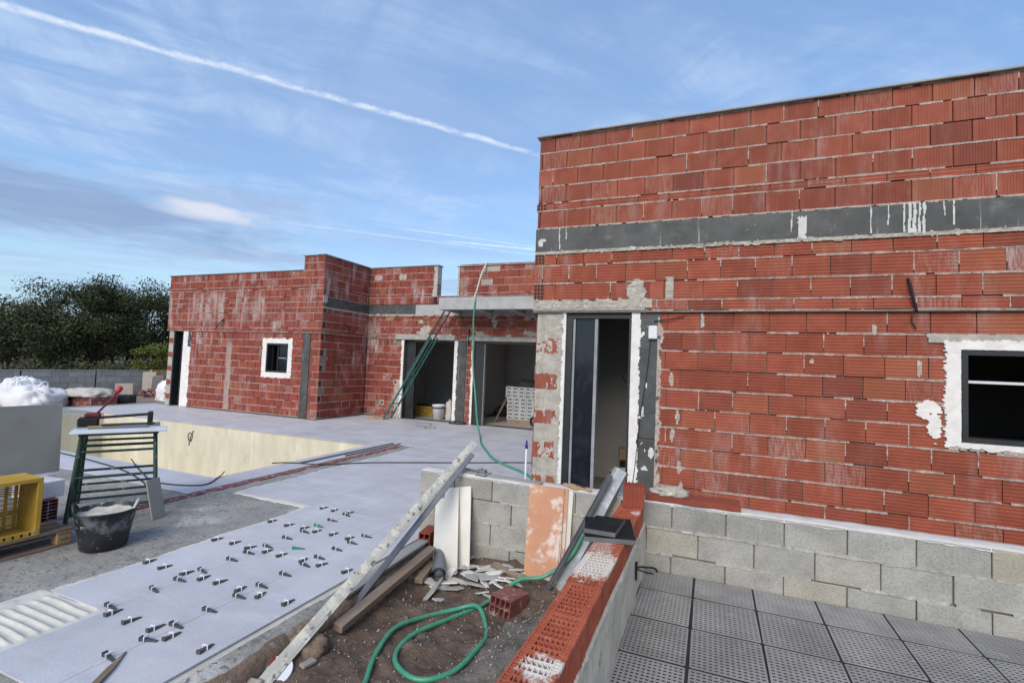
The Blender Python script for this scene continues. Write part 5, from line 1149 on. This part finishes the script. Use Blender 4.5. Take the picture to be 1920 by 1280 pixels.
# ------------------------------------------------------------------ cables and profiles by the pool
def lay_line(name, pts, r, mat, label, cat): return tag(MB().tube(catmull(pts, 8), r, 6).build(name, mat, None, smooth=True), label, cat)
lay_line('cable', [(-9.6, 4.62, .012), (-8.87, 4.57, .01), (-7.70, 4.42, .01), (-6.9, 4.2, .01), (-6.56, 4.07, -.004), (-6.3, 3.95, -.004)], .009, M_blackp, 'black cable running along the near pool coping under the trestles', 'cable')
lay_line('cable', [(-8.3, 4.9, .012), (-7.4, 4.50, .01), (-6.6, 4.22, .01), (-6.01, 4.40, .01), (-6.22, 4.80, .012), (-6.40, 5.02, .02)], .008, M_blackp, 'dark cable curling up at the pool corner', 'cable')
lay_line('cable', [(-6.36, 5.80, .012), (-6.21, 5.97, .01), (-5.65, 6.19, .004), (-5.18, 6.65, .01), (-4.39, 7.18, .01), (-3.6, 7.7, .01), (-2.98, 8.12, .01), (-2.3, 8.4, .01)], .009, M_blackp, 'thin black cable crossing the tiles from the pool towards the house', 'cable')
bar('metal_profile', (-6.03, 6.05, .002), (-5.98, 8.45, .002), .045, .02, M_steel, 'blue-grey metal profile lying on the pool coping, nearer the water', 'profile')
bar('metal_profile', (-5.87, 6.9, .002), (-5.84, 8.50, .002), .02, .018, M_ladderd, 'thin dark metal profile lying beside the red brick channel', 'profile')
# ------------------------------------------------------------------ ladder
ld = thing('ladder', 'green steel extension ladder leaning up to the concrete canopy', 'ladder', (-8.70, 11.95, 0)); q0 = Vector((-8.70, 11.95, 0))
A_, B_ = Vector((-8.70, 0, .012)), Vector((-6.78, 0, 3.13)); dv = (B_-A_).normalized(); off = Vector((-dv.z, 0, dv.x))*.07
def lrail(y, t0, t1, o_, m_, r=.029, nm='rail'):
    a, b = A_+(B_-A_)*t0+o_, A_+(B_-A_)*t1+o_; a.y = b.y = y
    MB().tube([a-q0, b-q0], r, 8).build(nm, m_, ld)
for y in (11.74, 12.10): lrail(y, 0, .76, Vector(), M_ladder); 
for y in (11.77, 12.07): lrail(y, .40, 1.02, off, M_ladderd, .024)
for k in range(9):
    p_ = A_+(B_-A_)*(.06+.085*k); MB().tube([(p_.x-q0.x, 11.74-q0.y, p_.z), (p_.x-q0.x, 12.10-q0.y, p_.z)], .013, 6).build('rung', M_ladder, ld)
for k in range(7):
    p_ = A_+(B_-A_)*(.44+.085*k)+off; MB().tube([(p_.x-q0.x, 11.77-q0.y, p_.z), (p_.x-q0.x, 12.07-q0.y, p_.z)], .011, 6).build('rung', M_ladderd, ld)
tag(MB().box(-.28, .22, -.22, .2, 0, .025, 0, None, .004).build('foot_board', M_woodl, None, loc=(-8.85, 11.78, .002), rotz=R(8)), 'flat wooden board under the feet of the ladder', 'board')
tag(MB().tube([(-8.42, 12.0, .0), (-8.42, 12.02, .85)], .012, 6).build('rod', M_wpole, None), 'thin pale rod standing beside the ladder in the doorway', 'rod')
# dark rubber mat at the pillar foot
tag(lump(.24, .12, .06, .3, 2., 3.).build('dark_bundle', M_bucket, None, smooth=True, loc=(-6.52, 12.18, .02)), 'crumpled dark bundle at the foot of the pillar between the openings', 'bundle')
# ------------------------------------------------------------------ inside the rooms
def crate_simple(x, y, rz, label):
    t = thing('plastic_crate', label, 'crate', (x, y, .006), R(rz))
    MB().box(-.30, .30, -.2, .2, 0, .02).build('base', M_yellow, t)
    for s in (-1, 1):
        for z in (.03, .10, .17, .24):
            MB().box(-.30, .30, s*.2-.008, s*.2+.008, z, z+.05).build('slat', M_yellow, t)
    for s in (-1, 1): MB().box(s*.3-.01, s*.3+.01, -.19, .19, .02, .29).build('end_panel', M_yellow, t)
crate_simple(-8.35, 13.5, 4, 'yellow plastic crate inside the left opening')
tag(MB().box(-.29, .29, -.18, .18, 0, .05, 0, None, .004).build('dark_tray', M_blackp, None, loc=(-8.35, 13.5, .31), rotz=R(4)), 'dark tray on top of the yellow crate indoors', 'tray')
t = thing('bucket', 'white plastic bucket inside the left opening beside a sack', 'bucket', (-7.50, 12.78, .006))
MB().lathe([(0, 0), (.15, 0), (.19, .40), (.20, .41), (.20, .43), (.18, .43), (.17, .30), (0, .30)], 24).build('shell', M_bag, t, smooth=True); MB().lathe([(.203, .33), (.207, .33), (.207, .36), (.203, .36)], 24).build('band', M_blackp, t)
tag(lump(.15, .13, .42, .3, 4., 2.).build('sack', M_sack, None, smooth=True, loc=(-7.18, 12.95, .13)), 'slumped pale sack beside the white bucket indoors', 'sack')
bar('plank', (-7.05, 13.3, .006), (-7.15, 14.2, 1.35), .10, .03, M_wood, 'plank leaning inside the left opening', 'plank')
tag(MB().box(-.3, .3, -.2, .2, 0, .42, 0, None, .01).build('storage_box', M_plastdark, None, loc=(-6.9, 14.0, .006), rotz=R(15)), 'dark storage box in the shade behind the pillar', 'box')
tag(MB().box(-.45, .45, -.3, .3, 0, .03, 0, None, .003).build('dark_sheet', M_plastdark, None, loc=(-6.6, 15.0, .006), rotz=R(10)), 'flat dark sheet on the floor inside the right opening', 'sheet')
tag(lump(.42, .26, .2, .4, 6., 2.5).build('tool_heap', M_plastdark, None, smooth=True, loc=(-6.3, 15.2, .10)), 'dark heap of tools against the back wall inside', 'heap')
st = 0
pal = thing('pallet', 'pallet under the stacked pale tile boxes indoors', 'pallet', (-5.0, 13.65, .006))
for k in range(5): MB().box(-.5, .5, -.34+.15*k, -.24+.15*k, .09, .11).build('plank', M_woodp, pal)
for y in (-.3, 0, .3): MB().box(-.5, .5, y-.05, y+.05, .0, .089).build('bearer', M_woodp, pal)
bxm = MB().box(-.098, .098, -.3, .3, 0, .104, 0, None, .003).mesh('tile_box'); bxm.materials.append(M_boxw); lbm = MB().box(-.06, .06, -.3012, -.3004, .035, .072).mesh('printed_label'); lbm.materials.append(M_boxl)
rowsn = ['bottom', 'second', 'third', 'fourth', 'fifth', 'sixth', 'seventh', 'eighth', 'top']
for r in range(9):
    for c in range(5):
        x = -5.42+.2*c+(-.06 if r > 5 else 0)+rng.gauss(0, .004)
        t = thing('tile_box', 'pale printed tile box, %s from left in the %s layer of the indoor stack' % (ordn[c], rowsn[r]), 'box', (x, 13.62+rng.gauss(0, .006), .118+.106*r), 0, 'tile boxes stacked indoors'); obj('carton', bxm, t); obj('printed_label', lbm, t)
tag(lump(.40, .26, .16, .35, 9., 2.6).build('dark_cover', M_plastdark, None, smooth=True, loc=(-5.05, 13.62, 1.12)), 'dark crumpled cover on top of the stacked tile boxes', 'cover')
bar('plank', (-5.90, 13.35, .006), (-5.58, 13.55, .80), .16, .03, M_wood, 'dark plank leaning against the stack of tile boxes', 'plank')
t = thing('trolley_wheel', 'black wheel on the floor in front of the tile boxes', 'wheel', (-4.55, 13.05, .15)); MB().tube([(.12*math.cos(a), 0, .12*math.sin(a)) for a in lin(0, 2*math.pi, 20)], .035, 8, cap=False).build('tyre', M_blackp, t, smooth=True); MB().tube([(0, -.03, 0), (0, .03, 0)], .05, 12).build('hub', M_steel, t)
tag(MB().lathe([(0, 0), (.17, 0), (.22, .32), (.23, .34), (.21, .34), (.19, .2), (0, .2)], 24).build('bucket', M_board, None, smooth=True, loc=(-1.02, 6.75, .006)), 'pale bucket just inside the sliding door', 'bucket')
tag(MB().box(-.14, .14, -.1, .1, 0, .16, 0, None, .004).build('cardboard_box', M_card, None, loc=(-1.10, 7.4, .386), rotz=R(12)), 'small cardboard box on a dark crate inside the door', 'box')
tag(MB().box(-.2, .25, -.18, .18, 0, .378, 0, None, .008).build('dark_crate', M_plastdark, None, loc=(-1.0, 7.42, .006)), 'dark crate holding a cardboard box inside the door', 'crate')
tag(MB().tube(catmull([(-1.222, 7.3, 1.62), (-1.19, 7.28, 1.58), (-1.13, 7.26, 1.52), (-1.05, 7.25, 1.52)], 5), .008, 6).build('cable', M_blackp, None), 'cable stub poking out of the wall inside the sliding door', 'cable')
# ------------------------------------------------------------------ boundary wall and yard clutter
far = thing('boundary_wall', 'grey block boundary wall in front of the trees', 'wall', (-21.2, 8, -.2)); FO = Vector((-21.2, 8, -.2))
MB().box(-.2, -.022, -7, 9.5, 0, 1.06).build('mortar_core', M_mortard, far)
fbm = {}; rg = random.Random(8)
for r in range(5):
    y = -7+(0 if r % 2 else -.25)
    while y < 9.5:
        a, b = max(y, -7), min(y+.5, 9.5); y += .5
        if b-a < .06: continue
        w = round(b-a-.008, 3)
        if w not in fbm: fbm[w] = MB().box(-.19, 0, -w/2, w/2, 0, .205, 0, None, .004).mesh('concrete_block'); fbm[w].materials.append(M_blockfar)
        obj('concrete_block', fbm[w], far, (rg.gauss(0, .003), (a+b)/2, .004+.213*r))
for y in (-5.6, -3.4, -1.2, .93, 3.08, 5.25, 7.4): MB().box(-.01, .006, y-.018, y+.018, 0, 1.06).build('control_joint', M_blackp, far)
MB().box(-.20, .012, -7, 9.5, 1.07, 1.085).build('cap', M_cast, far)
def bagm(sx, sy, sz, seed, amp=.28):
    return lump(sx, sy, sz, amp*1.25, seed, 1.5, 30, .0, .62, True)
t = thing('big_bag', 'large slumped white builder bag in the yard', 'bag', (-18.6, 8.15, -.12), R(20)); bagm(.75, .62, .62, 3.).build('sack_body', M_bag, t, smooth=True)
for s in (-1, 1): MB().tube(catmull([(.3*s, -.2, .5), (.36*s, -.1, .72), (.3*s, .12, .74), (.22*s, .25, .5)], 6), .03, 6).build('handle', M_bag, t, smooth=True)
t = thing('big_bag', 'second crumpled white bag behind the large one by the boundary wall', 'bag', (-19.9, 8.45, -.12), R(-10)); bagm(.6, .5, .78, 7., .35).build('sack_body', M_bag, t, smooth=True)
t = thing('big_bag', 'white bag cut off by the left edge of the picture', 'bag', (-19.1, 7.15, -.12)); bagm(.5, .4, .4, 9.).build('sack_body', M_bag, t, smooth=True)
t = thing('cement_sack', 'pale cement sack draped over stacked bricks in the yard', 'sack', (-17.9, 9.25, .22)); bagm(.75, .5, .24, 5., .2).build('sack_body', M_sack, t, smooth=True)
t = thing('brick_stack', 'low stack of red bricks under the cement sack', 'brick stack', (-17.9, 9.25, -.11))
for r in range(3):
    for c in range(5): MB().box(-.75+.30*c+.004, -.75+.30*c+.296, -.35, .35, .11*r, .11*r+.104, 0, None, .004).build('brick', M_claydull, t)
o = MB().box(-.42, .42, -.25, .25, 0, .30, 0, None, .02).build('case', M_plastdark, None, loc=(-18.0, 10.1, -.09), rotz=R(40)); tag(o, 'black tool case lying in the yard beyond the terrace', 'case')
def board_lean(x, y, w, h, mat, label, cat, rz=0., tilt=14.): 
    o = MB().box(-w/2, w/2, -.02, .02, 0, h, 0, None, .004).build('carton', mat, None, loc=(x, y, -.10), rotz=R(rz)); o.rotation_euler = (R(tilt), 0, R(rz)); return tag(o, label, cat)
board_lean(-20.9, 11.9, .55, .50, M_cardp, 'flat pinkish carton leaning on the boundary wall', 'carton', 70, -8)
board_lean(-20.6, 12.6, .42, .95, M_cardp, 'tall torn pale carton propped beside the boundary wall', 'carton', 60, -4); board_lean(-20.4, 12.75, .40, .82, M_sack, 'pale paper board propped in front of the tall torn carton', 'carton', 80, 8)
t = thing('cement_sack', 'wrapped pallet of white sacks by the far doorway', 'sacks', (-18.3, 12.15, -.10)); bagm(.62, .5, .75, 11., .15).build('plastic_wrap', M_bag, t, smooth=True)
for r in range(3):
    for c in range(2): lump(.27, .3, .09, .12, r+c*3., 2., 8, .8, .7).build('sack', M_boxw, t, smooth=True, loc=(.35, -.28+.5*c, .12+.19*r))
pw = thing('pallet', 'wooden pallet standing upright against the boundary wall', 'pallet', (-20.95, 13.45, -.1), 0)
for k in range(7): MB().box(.0, .022, -.58+.185*k, -.58+.185*k+.10, 0, 1.02).build('plank', M_woodl, pw)
for z in (.05, .48, .92): MB().box(-.1, -.001, -.58, .63, z, z+.09).build('bearer', M_woodl, pw)
tag(lump(.16, .12, .10, .3, 2.).build('stone', M_cast, None, smooth=True, loc=(-19.4, 11.2, -.06)), 'grey stone lying in the yard beyond the black case', 'stone')
t = thing('brick_rubble', 'pile of broken red bricks beneath the pale cartons', 'rubble', (-20.2, 12.4, -.1))
for k in range(9): o = MB().box(-.10, .10, -.06, .06, -.05, .05, 0, None, .004).build('brick', M_claydull, t, loc=(rng.gauss(0, .25), rng.gauss(0, .2), .05+.09*(k % 3))); o.rotation_euler = (rng.gauss(0, .4), rng.gauss(0, .4), rng.random()*3)
# ------------------------------------------------------------------ trees
def tree(name, label, x, y, h, rx, rz, zc, nleaf, lm, seed, leaf=.15, clumps=46, stems=3, group='trees beyond the boundary wall'):
    rg = random.Random(seed); zg = gz(x, y)-.05
    t = thing(name, label, 'tree', (x, y, zg), 0, group); tr = MB(); cl = []
    for k in range(clumps):
        a = rg.uniform(0, 6.283); ct = rg.uniform(-.85, 1); rr = rg.uniform(.55, 1.)**.6; st_ = math.sqrt(max(0, 1-ct*ct))
        wob = 1+.28*fb(math.cos(a)*1.4+seed, math.sin(a)*1.4, ct*1.6)
        cl.append(Vector((rx*rr*st_*math.cos(a)*wob, rx*rr*st_*math.sin(a)*wob, zc+rz*rr*ct*wob)))
    for s in range(stems):
        a = 6.283*s/stems+rg.random(); lean = Vector((math.cos(a), math.sin(a), 0))*rx*.45
        mid = lean*.45+Vector((0, 0, zc*.5)); topp = lean+Vector((0, 0, zc+rz*.3))
        path = catmull([Vector((.08*math.cos(a), .08*math.sin(a), 0)), mid, topp], 5)
        tr.tube(path, [.10*h/5*(1-.75*i/(len(path)-1)) for i in range(len(path))], 7)
        for c in rg.sample(cl, min(len(cl), 9)):
            b = path[rg.randrange(3, len(path)-1)]; tr.tube(catmull([b, (b+c)/2+Vector((rg.gauss(0, .12), rg.gauss(0, .12), -.1)), c], 3), [.035, .03, .026, .022, .018, .013, .009][:7], 5)
    tr.build('trunk', M_bark, t, smooth=True)
    V_, F_ = [], []
    per = nleaf//clumps
    for c in cl:
        cr_ = rx*rg.uniform(.17, .32)
        for _ in range(per):
            gq = [max(-1.7, min(1.7, rg.gauss(0, 1))) for _i in range(3)]; p_ = c+Vector((gq[0]*cr_*.62, gq[1]*cr_*.62, gq[2]*cr_*.45))
            n_ = Vector((rg.gauss(0, 1), rg.gauss(0, 1), rg.gauss(.5, 1))).normalized(); e1 = n_.orthogonal().normalized(); e2 = n_.cross(e1); w_ = rg.random()*6.283
            d1 = (e1*math.cos(w_)+e2*math.sin(w_))*leaf*rg.uniform(.6, 1.25); d2 = n_.cross(d1)*.42
            b = len(V_); V_ += [tuple(p_-d1*.5), tuple(p_+d2*.5), tuple(p_+d1*.5), tuple(p_-d2*.5)]; F_.append((b, b+1, b+2, b+3))
    me = bpy.data.meshes.new('crown'); me.from_pydata(V_, [], F_); me.materials.append(lm); obj('crown', me, t)
    return t
def at(px_dir, D): return px_dir[0]*D, px_dir[1]*D
D0, D60, D150, D250, D315 = (-.930, .367), (-.918, .397), (-.896, .444), (-.865, .501), (-.841, .540)
def mixd(a, b, k): v = Vector((a[0]*(1-k)+b[0]*k, a[1]*(1-k)+b[1]*k)); v.normalize(); return v
for (dr_, D, h, rx, rz, zc, n_, lm, seed, nm, lb) in (
    (mixd(D60, D150, .72), 37, 5.6, 2.7, 2.15, 3.45, 17000, M_leafd, 3, 'evergreen_tree', 'broad dark evergreen tree with the low dome in the middle of the grove'),
    (mixd(D150, D250, .12), 34, 5.5, 2.3, 2.05, 3.35, 15000, M_leafd, 11, 'evergreen_tree', 'dark evergreen tree with visible crooked stems, left of the tallest crown'),
    (mixd(D150, D250, .80), 36, 6.0, 2.7, 2.35, 3.75, 17000, M_leafd, 17, 'evergreen_tree', 'tallest dark evergreen tree of the grove, near the house corner'),
    (mixd(D250, D315, .75), 38, 5.8, 2.4, 2.2, 3.5, 13000, M_leafd, 23, 'evergreen_tree', 'dark evergreen tree just left of the house edge'),
    (mixd(D0, D60, .35), 35, 4.5, 1.7, 1.45, 3.0, 4200, M_leafg, 29, 'sparse_tree', 'sparse grey-twigged tree at the far left'),
    (mixd(D0, D60, 1.0), 33, 3.9, 1.9, 1.5, 2.3, 9000, M_leafo, 31, 'olive_tree', 'olive-green bushy tree low at the left of the grove'),
    (mixd(D250, D315, 1.9), 42, 6.2, 2.6, 2.4, 3.9, 9000, M_leafd, 37, 'evergreen_tree', 'dark evergreen tree standing behind the house, hidden from the front'),
    (mixd(D0, D60, -1.2), 36, 4.6, 2.2, 1.9, 2.7, 8000, M_leafo, 41, 'olive_tree', 'olive-green tree beyond the left edge of the picture')):
    x, y = at(dr_, D); tree(nm, lb, x, y, h, rx, rz, zc, n_, lm, seed)
x, y = at(mixd(D250, D315, .62), 27); tree('round_bush', 'small round yellow-green tree beside the far doorway', x, y, 2.6, .82, .72, 1.75, 6000, M_leafy, 5, .10, 34, 2)
for k, (kk, D, s, lm, lb) in enumerate(((-.2, 27, .9, M_leafo, 'low scrubby bush at the far left behind the boundary wall'), (.16, 28, 1.1, M_leafg, 'dry grey-green shrub behind the wall above the white bags'), (.36, 27, .9, M_leafo, 'olive shrub behind the wall below the grove'), (.56, 29, 1.15, M_leafg, 'dry shrub behind the middle of the boundary wall'), (.76, 28, .9, M_leafo, 'dark shrub behind the wall left of the round tree'), (.95, 30, 1.0, M_leafg, 'shrub behind the upright pallet'))):
    x, y = at(mixd(D0, D315, kk), D); tree('shrub', lb, x, y, 1.7*s, 1.35*s, .6*s, .75*s, 4500, lm, 60+k, .13, 26, 3, 'shrubs behind the boundary wall')
for k, (kk, D) in enumerate(((-.35, 70), (.05, 78), (.3, 66), (.55, 82), (.78, 72), (1.05, 76))):
    x, y = at(mixd(D0, D315, kk), D); tree('distant_tree', 'distant dull tree, %s from left on the low rise behind the grove' % ordn[k], x, y, 5, 4.2, 1.7, 2.0, 3000, M_leafo, 80+k, .34, 34, 2, 'distant trees on the rise')
